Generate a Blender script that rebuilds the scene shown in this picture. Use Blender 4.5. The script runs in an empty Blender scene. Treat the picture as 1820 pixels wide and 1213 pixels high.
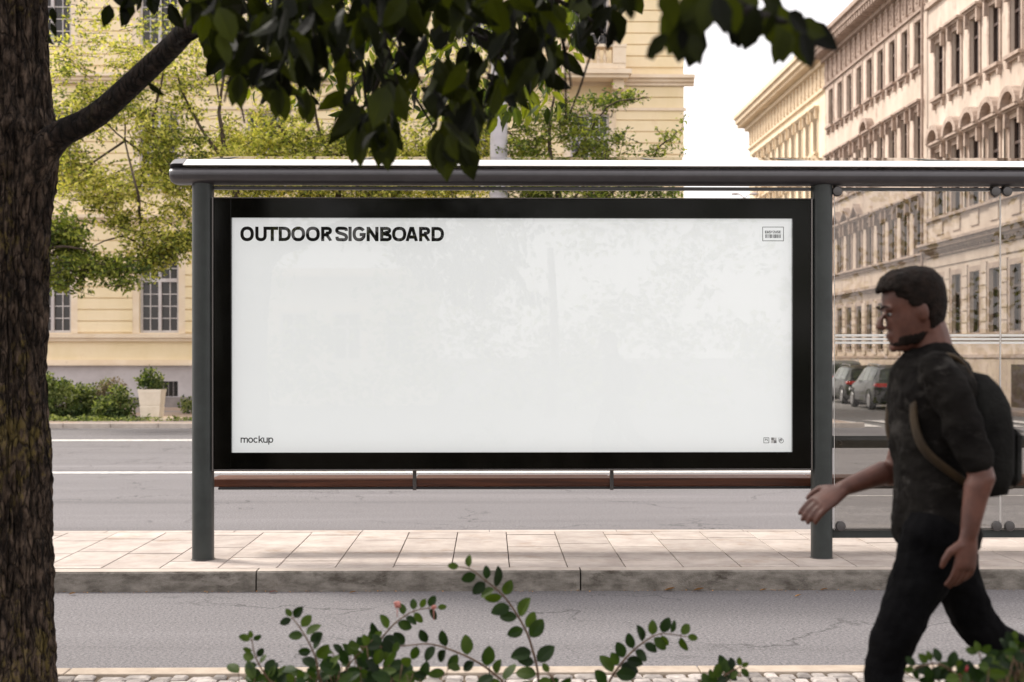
import bpy, math, random
from mathutils import Vector, Matrix, noise
random.seed(7)
SC = bpy.context.scene
COL = SC.collection
PI = math.pi
# ------------------------------------------------------------------ camera model (photo 1820 x 1213)
F, TH, CX, HY, EYE = 2400.0, math.atan(0.0167), 910.0, 635.0, 1.5
ST, CT = math.sin(TH), math.cos(TH)
def P(px, py, Y):
    a = (px-CX)/F
    d = Y/(CT-a*ST)
    return Vector((d*(a*CT+ST), Y, EYE-d*(py-HY)/F))
def X_(px, Y): return P(px, 600, Y).x
def Z_(py, Y, px=910): return P(px, py, Y).z

# ------------------------------------------------------------------ mesh helpers
class MB:
    def __init__(s): s.v=[]; s.f=[]; s.t=[]
    def add(s, vs, fs, tone=None):
        b=len(s.v); s.v+= [tuple(v) for v in vs]; s.f+=[tuple(i+b for i in f) for f in fs]
        s.t += [tone if tone is not None else 0.5]*len(fs)
    def box(s, x0,x1,y0,y1,z0,z1, m=None, tone=None):
        vs=[(x,y,z) for x in (x0,x1) for y in (y0,y1) for z in (z0,z1)]
        if m: vs=[m(*v) for v in vs]
        s.add(vs,[(0,1,3,2),(4,6,7,5),(0,4,5,1),(2,3,7,6),(0,2,6,4),(1,5,7,3)],tone)
    def bbox(s, x0,x1,y0,y1,z0,z1, b=.004, m=None, tone=None):   # box with chamfered edges
        ax=[(x0,x1),(y0,y1),(z0,z1)]; vs=[]; idx={}
        for sx in (0,1):
            for sy in (0,1):
                for sz in (0,1):
                    c=[ax[0][sx],ax[1][sy],ax[2][sz]]; d=[b if q==0 else -b for q in (sx,sy,sz)]
                    for k in range(3):
                        p=list(c)
                        for j in range(3):
                            if j!=k: p[j]+=d[j]
                        idx[(sx,sy,sz,k)]=len(vs); vs.append(m(*p) if m else tuple(p))
        fs=[]
        # face perpendicular to axis k uses verts with axis k untouched
        for k in range(3):
            o=[j for j in range(3) if j!=k]
            for q in (0,1):
                def g(a,b_,kk=k):
                    c=[0,0,0]; c[k]=q; c[o[0]]=a; c[o[1]]=b_; return idx[(c[0],c[1],c[2],kk)]
                fs.append((g(0,0),g(1,0),g(1,1),g(0,1)))
        for e in range(3):   # edges along e
            o=[j for j in range(3) if j!=e]
            for a in (0,1):
                for b_ in (0,1):
                    def h(q,kk):
                        c=[0,0,0]; c[e]=q; c[o[0]]=a; c[o[1]]=b_; return idx[(c[0],c[1],c[2],kk)]
                    fs.append((h(0,o[0]),h(1,o[0]),h(1,o[1]),h(0,o[1])))
        for sx in (0,1):
            for sy in (0,1):
                for sz in (0,1): fs.append(tuple(idx[(sx,sy,sz,k)] for k in range(3)))
        s.add(vs,fs,tone)
    def tube(s, pts, rad, n=10, caps=True, sy=1.0, tone=None):
        pts=[Vector(p) for p in pts]; N=len(pts)
        if not isinstance(rad,(list,tuple)): rad=[rad]*N
        prev=None; rings=[]; vs=[]
        for i,p in enumerate(pts):
            t=(pts[min(i+1,N-1)]-pts[max(i-1,0)]).normalized()
            if prev is None:
                a=Vector((0,1,0)) if abs(t.y)<.9 else Vector((1,0,0))
                u=(a-t*a.dot(t)).normalized()
            else: u=(prev-t*prev.dot(t)).normalized()
            prev=u; w=t.cross(u); r=rad[i]
            for k in range(n):
                an=2*PI*k/n; vs.append(p+u*(math.cos(an)*r*sy)+w*(math.sin(an)*r))
        fs=[(i*n+k,i*n+(k+1)%n,(i+1)*n+(k+1)%n,(i+1)*n+k) for i in range(N-1) for k in range(n)]
        if caps: fs+= [tuple(range(n))[::-1], tuple((N-1)*n+k for k in range(n))]
        s.add(vs,fs,tone)
    def rings(s, rings, caps=True, tone=None):
        n=len(rings[0]); vs=[v for r in rings for v in r]; N=len(rings)
        fs=[(i*n+k,i*n+(k+1)%n,(i+1)*n+(k+1)%n,(i+1)*n+k) for i in range(N-1) for k in range(n)]
        if caps: fs+= [tuple(range(n))[::-1], tuple((N-1)*n+k for k in range(n))]
        s.add(vs,fs,tone)
    def lathe(s, c, prof, n=24, axis='z'):
        rs=[]
        for r,h in prof:
            ring=[]
            for k in range(n):
                a=2*PI*k/n; x,y=math.cos(a)*r, math.sin(a)*r
                ring.append((c[0]+x,c[1]+y,c[2]+h) if axis=='z' else ((c[0]+x,c[1]+h,c[2]+y) if axis=='y' else (c[0]+h,c[1]+x,c[2]+y)))
            rs.append(ring)
        s.rings(rs)
    def prism(s, poly, a0, a1, m):   # poly in 2D (p,q); m(p,q,a)->xyz
        n=len(poly); vs=[m(p,q,a0) for p,q in poly]+[m(p,q,a1) for p,q in poly]
        s.add(vs,[(i,(i+1)%n,n+(i+1)%n,n+i) for i in range(n)]+[tuple(range(n))[::-1],tuple(range(n,2*n))])
    def ell(s, c, r, n=16, m=10, rot=None):
        vs=[];rs=[]
        for i in range(1,m):
            ph=PI*i/m; ring=[]
            for k in range(n):
                a=2*PI*k/n; p=Vector((r[0]*math.sin(ph)*math.cos(a), r[1]*math.sin(ph)*math.sin(a), r[2]*math.cos(ph)))
                if rot: p=rot@p
                ring.append(Vector(c)+p)
            rs.append(ring)
        s.rings(rs)
    def leaf(s, p, d, nrm, L, W, fold=.25, curl=.2, tone=None):   # oval pointed leaf blade of 8 faces
        d=d.normalized(); x=d.cross(nrm)
        if x.length<1e-4: x=d.orthogonal()
        x.normalize(); n=x.cross(d)
        j_=random.uniform(.8,1.15); prof=[(0,0),(.18,.62*j_),(.45,1.0),(.76,.66/j_),(1,0)]
        mid=[p+d*(L*t)-n*(curl*L*t*t) for t,_ in prof]
        vs=list(mid); 
        for sg in (-1,1):
            for i in (1,2,3):
                vs.append(mid[i]+x*(sg*W*.5*prof[i][1])+n*(fold*W*.5*prof[i][1]))
        s.add(vs,[(0,5,1),(1,5,6,2),(2,6,7,3),(3,7,4),(0,1,8),(1,2,9,8),(2,3,10,9),(3,4,10)],tone)
    def build(s, name, mat, parent=None, org=(0,0,0), smooth=False, tones=False, label=None):
        me=bpy.data.meshes.new(name); ox,oy,oz=org
        me.from_pydata([(v[0]-ox,v[1]-oy,v[2]-oz) for v in s.v],[],s.f); 
        if mat: me.materials.append(mat)
        if smooth: me.polygons.foreach_set('use_smooth',[True]*len(me.polygons))
        if tones:
            at=me.attributes.new('tone','FLOAT','FACE'); at.data.foreach_set('value',s.t)
        me.update()
        o=bpy.data.objects.new(name,me); COL.objects.link(o)
        if parent: o.parent=parent
        if label: o['label']=label
        return o
def smoothpath(pts,k=5):
    out=[]
    for i in range(len(pts)-1):
        p0=pts[max(i-1,0)];p1=pts[i];p2=pts[i+1];p3=pts[min(i+2,len(pts)-1)]
        for j in range(k):
            t=j/k; out.append(.5*((2*p1)+(p2-p0)*t+(2*p0-5*p1+4*p2-p3)*t*t+(3*p1-p0-3*p2+p3)*t**3))
    out.append(pts[-1]); return out
def empty(name, loc, label, cat, group=None):
    o=bpy.data.objects.new(name,None); COL.objects.link(o); o.location=loc; o.empty_display_size=.2
    return tag(o,label,cat,group)
def tag(o,label=None,cat=None,group=None,kind=None):
    if label:o['label']=label
    if cat:o['category']=cat
    if group:o['group']=group
    if kind:o['kind']=kind
    return o
def struct(o): o['kind']='structure'; return o
def autosmooth(o, ang=40):
    me=o.data; me.polygons.foreach_set('use_smooth',[True]*len(me.polygons))
    try: me.set_sharp_from_angle(angle=math.radians(ang))
    except Exception: pass
    return o

# ------------------------------------------------------------------ materials
def newmat(name):
    m=bpy.data.materials.new(name); m.use_nodes=True; nt=m.node_tree; b=nt.nodes['Principled BSDF']; return m,nt,b
def N(nt,t,**k):
    n=nt.nodes.new(t)
    for a,v in k.items():
        if a in n.inputs: n.inputs[a].default_value=v
        else: setattr(n,a,v)
    return n
def ramp(nt, stops):
    r=nt.nodes.new('ShaderNodeValToRGB'); e=r.color_ramp.elements
    while len(e)<len(stops): e.new(.5)
    for i,(p,c) in enumerate(stops):
        e[i].position=p; e[i].color=(c[0],c[1],c[2],1) if not isinstance(c,(int,float)) else (c,c,c,1)
    return r
def coords(nt, scale=(1,1,1), kind='Object'):
    tc=nt.nodes.new('ShaderNodeTexCoord'); mp=nt.nodes.new('ShaderNodeMapping'); mp.inputs['Scale'].default_value=scale
    if kind=='World':
        g=nt.nodes.new('ShaderNodeNewGeometry'); nt.links.new(g.outputs['Position'],mp.inputs['Vector'])
    else: nt.links.new(tc.outputs[kind],mp.inputs['Vector'])
    return mp.outputs['Vector']
def noisy(name, c1, c2, scale=5, rough=.8, bump=.1, bscale=60, stretch=(1,1,1), spec=.3, metal=0, mid=(.35,.65), detail=8, third=None, tone=0):
    m,nt,b=newmat(name); L=nt.links
    v=coords(nt,stretch,'World')
    n1=N(nt,'ShaderNodeTexNoise'); n1.inputs['Scale'].default_value=scale; n1.inputs['Detail'].default_value=detail; n1.inputs['Roughness'].default_value=.65
    L.new(v,n1.inputs['Vector'])
    r=ramp(nt,[(mid[0],c1),(mid[1],c2)]); L.new(n1.outputs['Fac'],r.inputs['Fac']); out=r.outputs['Color']
    if third:   # (colour, scale, lo, hi) patches of another colour
        n3=N(nt,'ShaderNodeTexNoise'); n3.inputs['Scale'].default_value=third[1]; n3.inputs['Detail'].default_value=6; n3.inputs['Roughness'].default_value=.7
        L.new(v,n3.inputs['Vector']); r3=ramp(nt,[(third[2],0.0),(third[3],1.0)]); L.new(n3.outputs['Fac'],r3.inputs['Fac'])
        mx=N(nt,'ShaderNodeMix',data_type='RGBA'); L.new(r3.outputs['Color'],mx.inputs[0]); L.new(out,mx.inputs[6]); mx.inputs[7].default_value=(*third[0],1); out=mx.outputs[2]
    if tone:
        at=N(nt,'ShaderNodeAttribute',attribute_name='tone'); mr=N(nt,'ShaderNodeMapRange'); mr.inputs['To Min'].default_value=1-tone; mr.inputs['To Max'].default_value=1+tone
        L.new(at.outputs['Fac'],mr.inputs['Value']); vm=N(nt,'ShaderNodeVectorMath',operation='SCALE'); L.new(out,vm.inputs[0]); L.new(mr.outputs['Result'],vm.inputs['Scale']); out=vm.outputs[0]
    L.new(out,b.inputs['Base Color']); b.inputs['Roughness'].default_value=rough; b.inputs['Specular IOR Level'].default_value=spec; b.inputs['Metallic'].default_value=metal
    if bump:
        n2=N(nt,'ShaderNodeTexNoise'); n2.inputs['Scale'].default_value=bscale; n2.inputs['Detail'].default_value=6; L.new(v,n2.inputs['Vector'])
        bp=N(nt,'ShaderNodeBump'); bp.inputs['Strength'].default_value=bump; bp.inputs['Distance'].default_value=.02; L.new(n2.outputs['Fac'],bp.inputs['Height']); L.new(bp.outputs['Normal'],b.inputs['Normal'])
    return m
def leafmat(name, cols, scale=3, trans=.45, rough=.45, tcol=None, spec=.4):
    m,nt,b=newmat(name); L=nt.links; v=coords(nt,(1,1,1),'World')
    n=N(nt,'ShaderNodeTexNoise'); n.inputs['Scale'].default_value=scale; n.inputs['Detail'].default_value=3; L.new(v,n.inputs['Vector'])
    at=N(nt,'ShaderNodeAttribute',attribute_name='tone'); ad=N(nt,'ShaderNodeMath',operation='ADD'); L.new(n.outputs['Fac'],ad.inputs[0]); 
    sub=N(nt,'ShaderNodeMath',operation='MULTIPLY_ADD'); sub.inputs[1].default_value=.7; sub.inputs[2].default_value=-.35; L.new(at.outputs['Fac'],sub.inputs[0]); L.new(sub.outputs[0],ad.inputs[1])
    k=len(cols); r=ramp(nt,[(.2+.6*i/(k-1),c) for i,c in enumerate(cols)]); L.new(ad.outputs[0],r.inputs['Fac'])
    L.new(r.outputs['Color'],b.inputs['Base Color']); b.inputs['Roughness'].default_value=rough; b.inputs['Specular IOR Level'].default_value=spec
    t=N(nt,'ShaderNodeBsdfTranslucent'); mxc=N(nt,'ShaderNodeMix',data_type='RGBA',blend_type='MULTIPLY'); mxc.inputs[0].default_value=1; L.new(r.outputs['Color'],mxc.inputs[6]); mxc.inputs[7].default_value=(*(tcol or (1.6,1.7,.5)),1); L.new(mxc.outputs[2],t.inputs['Color'])
    ms=N(nt,'ShaderNodeMixShader'); ms.inputs[0].default_value=trans; L.new(b.outputs[0],ms.inputs[1]); L.new(t.outputs[0],ms.inputs[2]); L.new(ms.outputs[0],nt.nodes['Material Output'].inputs['Surface'])
    return m
def plain(name,c,rough=.5,metal=0,spec=.5,coat=0):
    m,nt,b=newmat(name); b.inputs['Base Color'].default_value=(*c,1); b.inputs['Roughness'].default_value=rough; b.inputs['Metallic'].default_value=metal; b.inputs['Specular IOR Level'].default_value=spec
    b.inputs['Coat Weight'].default_value=coat; b.inputs['Coat Roughness'].default_value=.05; return m
def glassmat(name,tint=(.96,.98,.97),ior=1.5,rough=0.0):
    m,nt,b=newmat(name); nt.nodes.remove(b); L=nt.links
    tr=N(nt,'ShaderNodeBsdfTransparent'); tr.inputs['Color'].default_value=(*tint,1); gl=N(nt,'ShaderNodeBsdfGlossy'); gl.inputs['Roughness'].default_value=rough
    fr=N(nt,'ShaderNodeFresnel'); fr.inputs['IOR'].default_value=ior; ms=N(nt,'ShaderNodeMixShader'); L.new(fr.outputs[0],ms.inputs[0]); L.new(tr.outputs[0],ms.inputs[1]); L.new(gl.outputs[0],ms.inputs[2]); L.new(ms.outputs[0],nt.nodes['Material Output'].inputs['Surface']); return m

def asphalt(name, base, warm=(1,1,1)):
    m,nt,b=newmat(name); L=nt.links; v=coords(nt,(1,1,1),'World')
    def nz(sc,det=4,vec=v,ro=.6):
        n=N(nt,'ShaderNodeTexNoise'); n.inputs['Scale'].default_value=sc; n.inputs['Detail'].default_value=det; n.inputs['Roughness'].default_value=ro; L.new(vec,n.inputs['Vector']); return n.outputs['Fac']
    c=lambda k:(base*k*warm[0],base*k*warm[1],base*k*warm[2])
    big=ramp(nt,[(.28,c(.70)),(.45,c(.95)),(.58,c(1.02)),(.75,c(1.22))]); vs=coords(nt,(.10,1.3,1),'World'); L.new(nz(1.3,6,vs),big.inputs['Fac'])
    spk=ramp(nt,[(.36,.35),(.5,1.0),(.64,1.9)]); L.new(nz(60,7,v,.85),spk.inputs['Fac'])
    mx=N(nt,'ShaderNodeMix',data_type='RGBA',blend_type='MULTIPLY'); mx.inputs[0].default_value=1; L.new(big.outputs[0],mx.inputs[6]); L.new(spk.outputs[0],mx.inputs[7])
    vo=N(nt,'ShaderNodeTexVoronoi',feature='DISTANCE_TO_EDGE'); vo.inputs['Scale'].default_value=.55; 
    wv=N(nt,'ShaderNodeVectorMath',operation='ADD'); nn=N(nt,'ShaderNodeTexNoise'); nn.inputs['Scale'].default_value=2.5; nn.inputs['Detail'].default_value=6; L.new(v,nn.inputs['Vector']); sc=N(nt,'ShaderNodeVectorMath',operation='SCALE'); sc.inputs['Scale'].default_value=.9; L.new(nn.outputs['Color'],sc.inputs[0]); L.new(v,wv.inputs[0]); L.new(sc.outputs[0],wv.inputs[1]); L.new(wv.outputs[0],vo.inputs['Vector'])
    cr=ramp(nt,[(0.0,.4),(.010,1.0)]); L.new(vo.outputs['Distance'],cr.inputs['Fac'])
    mk=ramp(nt,[(.42,0.0),(.55,1.0)]); L.new(nz(.6,2),mk.inputs['Fac'])
    m2=N(nt,'ShaderNodeMix',data_type='RGBA',blend_type='MULTIPLY'); L.new(mk.outputs[0],m2.inputs[0]); L.new(mx.outputs[2],m2.inputs[6]); L.new(cr.outputs[0],m2.inputs[7])
    L.new(m2.outputs[2],b.inputs['Base Color']); b.inputs['Roughness'].default_value=.85; b.inputs['Specular IOR Level'].default_value=.3
    bp=N(nt,'ShaderNodeBump'); bp.inputs['Strength'].default_value=.5; bp.inputs['Distance'].default_value=.006; L.new(nz(220,2),bp.inputs['Height']); L.new(bp.outputs[0],b.inputs['Normal'])
    return m
M={}
M['asphalt']=asphalt('asphalt',.15,(1,.95,.98))
M['asphalt_side']=asphalt('asphalt_side',.16,(1,.96,.94))
M['line']=noisy('road_paint',(.48,.46,.44),(.66,.64,.61),8,.7,.05,80,third=((.2,.19,.19),11,.52,.72))
M['slab']=noisy('slab_stone',(.35,.30,.27),(.47,.415,.375),5,.8,.2,90,tone=.12,third=((.30,.22,.165),2.6,.54,.76))
M['mortar']=plain('mortar',(.03,.025,.02),.95)
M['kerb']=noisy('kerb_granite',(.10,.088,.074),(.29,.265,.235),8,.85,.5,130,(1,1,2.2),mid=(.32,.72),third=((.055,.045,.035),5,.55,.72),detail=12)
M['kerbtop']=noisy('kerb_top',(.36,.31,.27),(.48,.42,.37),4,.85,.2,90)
M['sett']=noisy('cobble_stone',(.20,.18,.17),(.40,.36,.33),14,.8,.3,60,tone=.4)
M['edge']=noisy('edge_stone',(.33,.27,.215),(.44,.37,.30),8,.85,.2,80)
M['soil']=noisy('soil',(.05,.035,.025),(.12,.09,.06),6,.95,.6,40)
M['paving']=noisy('paving_far',(.30,.22,.17),(.42,.33,.27),1.2,.9,.1,20,third=((.24,.22,.22),.5,.45,.6))
M['steel']=noisy('painted_steel',(.021,.025,.024),(.032,.038,.037),6,.4,.06,220,spec=.4)
M['beam']=noisy('dark_beam_paint',(.040,.037,.041),(.052,.048,.053),6,.3,.03,200,spec=.6)
M['alu']=noisy('roof_lip_metal',(.62,.60,.58),(.72,.70,.68),3,.4,.02,120,spec=.5,metal=.1)  # sky reflection on the beam's upper face put into this pale colour
M['black']=noisy('black_frame',(.0015,.0015,.0012),(.003,.003,.0025),9,.10,.0,50,spec=.16)
M['trim']=plain('frame_trim',(.13,.12,.115),.3,.6)
M['poster'],nt,b=newmat('backlit_poster')
b.inputs['Base Color'].default_value=(.60,.61,.61,1); b.inputs['Roughness'].default_value=.6
b.inputs['Emission Color'].default_value=(1,1.01,1.0,1); b.inputs['Emission Strength'].default_value=.17
M['ink']=plain('ink',(.006,.006,.006),.6,spec=.2)
M['inkgrey']=plain('ink_grey',(.3,.3,.3),.6,spec=.2)
M['inkwhite']=plain('ink_white',(.85,.85,.85),.6,spec=.2)
M['glass']=glassmat('clear_glass',(.80,.79,.77),1.6)
M['posterglass']=glassmat('poster_glass',(1,1,1),1.57)
M['roofglass']=glassmat('roof_glass',(.80,.82,.82))
M['stripe']=plain('white_film',(.9,.9,.88),.6)
nt=M['stripe'].node_tree; t_=nt.nodes.new('ShaderNodeBsdfTranslucent'); t_.inputs[0].default_value=(.95,.95,.93,1); x_=nt.nodes.new('ShaderNodeAddShader'); nt.links.new(nt.nodes['Principled BSDF'].outputs[0],x_.inputs[0]); nt.links.new(t_.outputs[0],x_.inputs[1]); x2=nt.nodes.new('ShaderNodeMixShader'); x2.inputs[0].default_value=.5; nt.links.new(nt.nodes['Principled BSDF'].outputs[0],x2.inputs[1]); nt.links.new(t_.outputs[0],x2.inputs[2]); nt.links.new(x2.outputs[0],nt.nodes['Material Output'].inputs['Surface'])
M['wood']=noisy('bench_wood',(.05,.014,.007),(.13,.040,.017),7,.5,.12,60,(.25,6,6),spec=.4)
M['bolt']=plain('bolt_metal',(.09,.085,.085),.35,.5)
def bark(name, c1,c2, lich, stretch):
    m,nt,b=newmat(name); L=nt.links; v=coords(nt,stretch,'World'); v2=coords(nt,(1,1,.6),'World')
    n1=N(nt,'ShaderNodeTexNoise'); n1.inputs['Scale'].default_value=24; n1.inputs['Detail'].default_value=10; n1.inputs['Roughness'].default_value=.72; L.new(v,n1.inputs['Vector'])
    r=ramp(nt,[(.40,c1),(.50,tuple((a+b)*.28 for a,b in zip(c1,c2))),(.68,c2)]); L.new(n1.outputs['Fac'],r.inputs['Fac'])
    n3=N(nt,'ShaderNodeTexNoise'); n3.inputs['Scale'].default_value=26; n3.inputs['Detail'].default_value=5; n3.inputs['Roughness'].default_value=.7; L.new(v2,n3.inputs['Vector'])
    n4=N(nt,'ShaderNodeTexNoise'); n4.inputs['Scale'].default_value=2.6; n4.inputs['Detail'].default_value=2; L.new(v2,n4.inputs['Vector'])
    mu=N(nt,'ShaderNodeMath',operation='MULTIPLY'); L.new(n3.outputs['Fac'],mu.inputs[0]); L.new(n4.outputs['Fac'],mu.inputs[1])
    r3=ramp(nt,[(.30,0.0),(.36,.65)]); L.new(mu.outputs[0],r3.inputs['Fac'])
    mx=N(nt,'ShaderNodeMix',data_type='RGBA'); L.new(r3.outputs[0],mx.inputs[0]); L.new(r.outputs[0],mx.inputs[6]); mx.inputs[7].default_value=(*lich,1)
    L.new(mx.outputs[2],b.inputs['Base Color']); b.inputs['Roughness'].default_value=.9; b.inputs['Specular IOR Level'].default_value=.2
    vo=N(nt,'ShaderNodeTexVoronoi',feature='DISTANCE_TO_EDGE'); vo.inputs['Scale'].default_value=26; ws=N(nt,'ShaderNodeVectorMath',operation='MULTIPLY_ADD'); ws.inputs[1].default_value=(.05,.05,.05); nw=N(nt,'ShaderNodeTexNoise'); nw.inputs['Scale'].default_value=14; nw.inputs['Detail'].default_value=4; L.new(v,nw.inputs['Vector']); L.new(nw.outputs['Color'],ws.inputs[0]); L.new(v,ws.inputs[2]); L.new(ws.outputs[0],vo.inputs['Vector'])
    rv=ramp(nt,[(0.0,.12),(.10,.75),(.3,1.0)]); L.new(vo.outputs['Distance'],rv.inputs['Fac']); mm=N(nt,'ShaderNodeMix',data_type='RGBA',blend_type='MULTIPLY'); mm.inputs[0].default_value=.85; L.new(mx.outputs[2],mm.inputs[6]); L.new(rv.outputs[0],mm.inputs[7]); L.new(mm.outputs[2],b.inputs['Base Color'])
    hh=N(nt,'ShaderNodeMath',operation='MULTIPLY'); L.new(n1.outputs['Fac'],hh.inputs[0]); L.new(rv.outputs[0],hh.inputs[1])
    bp=N(nt,'ShaderNodeBump'); bp.inputs['Strength'].default_value=1; bp.inputs['Distance'].default_value=.04; L.new(hh.outputs[0],bp.inputs['Height']); L.new(bp.outputs[0],b.inputs['Normal']); return m
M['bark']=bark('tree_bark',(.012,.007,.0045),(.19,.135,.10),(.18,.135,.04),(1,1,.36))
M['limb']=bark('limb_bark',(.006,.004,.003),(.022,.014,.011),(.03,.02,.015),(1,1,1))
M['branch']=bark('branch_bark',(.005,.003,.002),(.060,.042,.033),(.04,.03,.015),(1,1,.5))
M['farbark']=noisy('far_bark',(.035,.025,.018),(.09,.065,.045),10,.9,.3,20)
M['leafnear']=leafmat('near_leaf',[(.0015,.002,.0008),(.004,.0055,.0012),(.022,.028,.0035)],5,.34,.55,(2.0,2.0,.35),spec=.10)  # shade of the crown put into the dark leaf colour
M['leaflit']=leafmat('near_small_leaf',[(.012,.02,.003),(.05,.075,.008),(.16,.18,.02)],6,.55,.45,(1.7,1.7,.4))  # paler copy for the same tree, backlight put into the colour
M['leaffar']=leafmat('far_leaf',[(.08,.11,.025),(.30,.34,.06),(.55,.54,.12),(.72,.66,.24)],.9,.55,.6,(1.3,1.3,.65))  # sun shining through and glow put into the lightest tones
M['leaffar2']=leafmat('far_leaf_dark',[(.05,.08,.02),(.15,.20,.035),(.34,.36,.07)],.9,.5,.6,(1.3,1.3,.5))
M['leafshrub']=leafmat('shrub_leaf',[(.005,.012,.003),(.012,.028,.005),(.04,.065,.008)],9,.25,.55,(1.6,1.8,.4),spec=.15)
M['stem']=noisy('shrub_stem',(.05,.025,.015),(.11,.065,.035),30,.7,.1,60)
M['stemg']=noisy('green_stem',(.07,.08,.02),(.14,.13,.04),30,.7,.1,60)
M['bush']=leafmat('bed_bush_leaf',[(.03,.055,.015),(.13,.17,.045),(.33,.36,.14)],2.5,.4,.6,(1.4,1.5,.5))
M['drybush']=leafmat('dry_bush_leaf',[(.12,.10,.06),(.24,.19,.12),(.34,.29,.17)],2.5,.3,.7,(1.2,1.1,.8))
M['red']=noisy('red_petal',(.20,.012,.02),(.42,.03,.05),40,.5,.1,80)
M['pink']=noisy('pink_bud',(.25,.08,.07),(.42,.18,.15),40,.5,.1,80)
M['fallen']=noisy('fallen_leaf',(.30,.13,.04),(.55,.30,.10),20,.7,.1,60)
M['yellow']=noisy('yellow_render',(.78,.64,.40),(.86,.72,.50),1.1,.9,.08,25,(1,1,.6),third=((.66,.48,.27),2.2,.6,.85))
M['yellowtrim']=noisy('cream_trim',(.72,.58,.42),(.80,.68,.53),1.5,.9,.06,25,third=((.45,.33,.24),3,.62,.8))
M['plinthgrey']=noisy('grey_plinth',(.42,.385,.39),(.52,.485,.49),1.4,.9,.1,20,third=((.34,.30,.29),3,.6,.8))
M['plinthdark']=noisy('dark_plinth',(.20,.18,.175),(.27,.24,.23),3,.9,.1,20)
M['winwhite']=noisy('white_window_paint',(.48,.44,.43),(.58,.54,.53),6,.6,.03,40)
M['windark']=noisy('brown_window_paint',(.055,.035,.028),(.09,.06,.05),6,.5,.03,40)
M['curtain']=noisy('curtain',(.30,.28,.26),(.46,.44,.42),3,.9,.1,20,(6,6,.3))
m,nt,b=newmat('window_glass'); b.inputs['Base Color'].default_value=(.022,.018,.016,1); b.inputs['Roughness'].default_value=.12; b.inputs['Specular IOR Level'].default_value=.5; M['wglass']=m
M['st1']=noisy('stone_near',(.47,.385,.32),(.62,.53,.45),.9,.9,.15,14,(1,1,.55),third=((.26,.185,.145),2.4,.56,.78))
M['st2']=noisy('stone_mid',(.46,.375,.305),(.60,.50,.42),1.0,.9,.15,14,(1,1,.5),third=((.27,.18,.14),2.2,.54,.76))
M['st3']=noisy('stone_far',(.68,.55,.38),(.80,.68,.50),1.0,.9,.12,14,(1,1,.5),third=((.44,.32,.22),2.2,.6,.8))
M['tr1']=noisy('trim_near',(.32,.245,.20),(.47,.375,.31),2.2,.9,.2,14,third=((.20,.14,.115),4,.55,.75))
M['tr2']=noisy('trim_mid',(.28,.21,.17),(.42,.325,.27),2.2,.9,.2,14,third=((.17,.115,.10),4,.55,.75))
M['tr3']=noisy('trim_far',(.56,.44,.31),(.70,.58,.42),2.2,.9,.2,14)
M['roof']=noisy('roof_tile',(.16,.09,.07),(.24,.15,.12),4,.9,.2,10)
M['planter']=noisy('planter_concrete',(.62,.54,.43),(.74,.66,.55),3,.85,.06,40)
M['mast']=noisy('mast_concrete',(.43,.405,.42),(.52,.49,.51),3,.8,.05,40)
M['skin']=noisy('skin',(.055,.021,.015),(.10,.040,.028),16,.5,.03,120,spec=.35)
M['hair']=noisy('hair',(.004,.003,.0025),(.014,.009,.007),40,.8,.5,160,(1,1,1),spec=.1)
M['shirt']=noisy('shirt_cloth',(.004,.0035,.0035),(.012,.011,.010),5,.95,.25,40,(1,1,1.6),spec=.06,third=((.030,.028,.026),9,.55,.66))
M['denim']=noisy('black_denim',(.0025,.0025,.003),(.005,.005,.0055),8,.95,.2,90,spec=.04)
M['shoe']=noisy('shoe',(.01,.01,.01),(.03,.03,.03),10,.5,.05,60)
M['sole']=plain('sole',(.5,.5,.48),.7)
M['pack']=noisy('pack_cloth',(.005,.005,.005),(.016,.016,.015),6,.9,.3,80,spec=.08)
M['ochre']=noisy('ochre_strap',(.018,.011,.005),(.035,.021,.007),10,.8,.1,60)
M['tyre']=plain('tyre',(.012,.012,.012),.8)
M['rim']=plain('rim',(.35,.35,.36),.3,.8)
M['carglass']=plain('car_glass',(.05,.065,.06),.08,spec=.6)
M['tail']=plain('tail_light',(.55,.02,.03),.15,coat=1)
M['plate']=plain('number_plate',(.65,.65,.66),.5)
M['plastic']=plain('dark_plastic',(.02,.02,.022),.6)
def paint(name,c): return plain(name,c,.4,0,.3,coat=.35)

# ------------------------------------------------------------------ world, sun, camera
W=bpy.data.worlds.new('World'); SC.world=W; W.use_nodes=True; nt=W.node_tree; bg=nt.nodes['Background']
SUN_EL, SUN_AZ = math.radians(48), math.radians(-62)     # azimuth measured from +Y towards +X
sky=nt.nodes.new('ShaderNodeTexSky'); sky.sky_type='NISHITA'; sky.sun_disc=False; sky.sun_elevation=SUN_EL; sky.sun_rotation=SUN_AZ
sky.air_density=1.0; sky.dust_density=3.5; sky.ozone_density=1.0
mx=nt.nodes.new('ShaderNodeMix'); mx.data_type='RGBA'; mx.inputs[0].default_value=.72; mx.inputs[7].default_value=(11.2,10.5,10.2,1)   # thin overcast veil
nt.links.new(sky.outputs[0],mx.inputs[6]); nt.links.new(mx.outputs[2],bg.inputs['Color']); bg.inputs['Strength'].default_value=.075
ld=bpy.data.lights.new('sun','SUN'); ld.energy=1.6; ld.angle=math.radians(14); ld.color=(1,.94,.85)
lo=bpy.data.objects.new('sun',ld); COL.objects.link(lo)
sd=Vector((math.sin(SUN_AZ)*math.cos(SUN_EL), math.cos(SUN_AZ)*math.cos(SUN_EL), math.sin(SUN_EL)))
lo.rotation_euler=(-sd).to_track_quat('-Z','Y').to_euler(); lo.location=sd*60
cd=bpy.data.cameras.new('camera'); cam=bpy.data.objects.new('camera',cd); COL.objects.link(cam); SC.camera=cam
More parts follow.
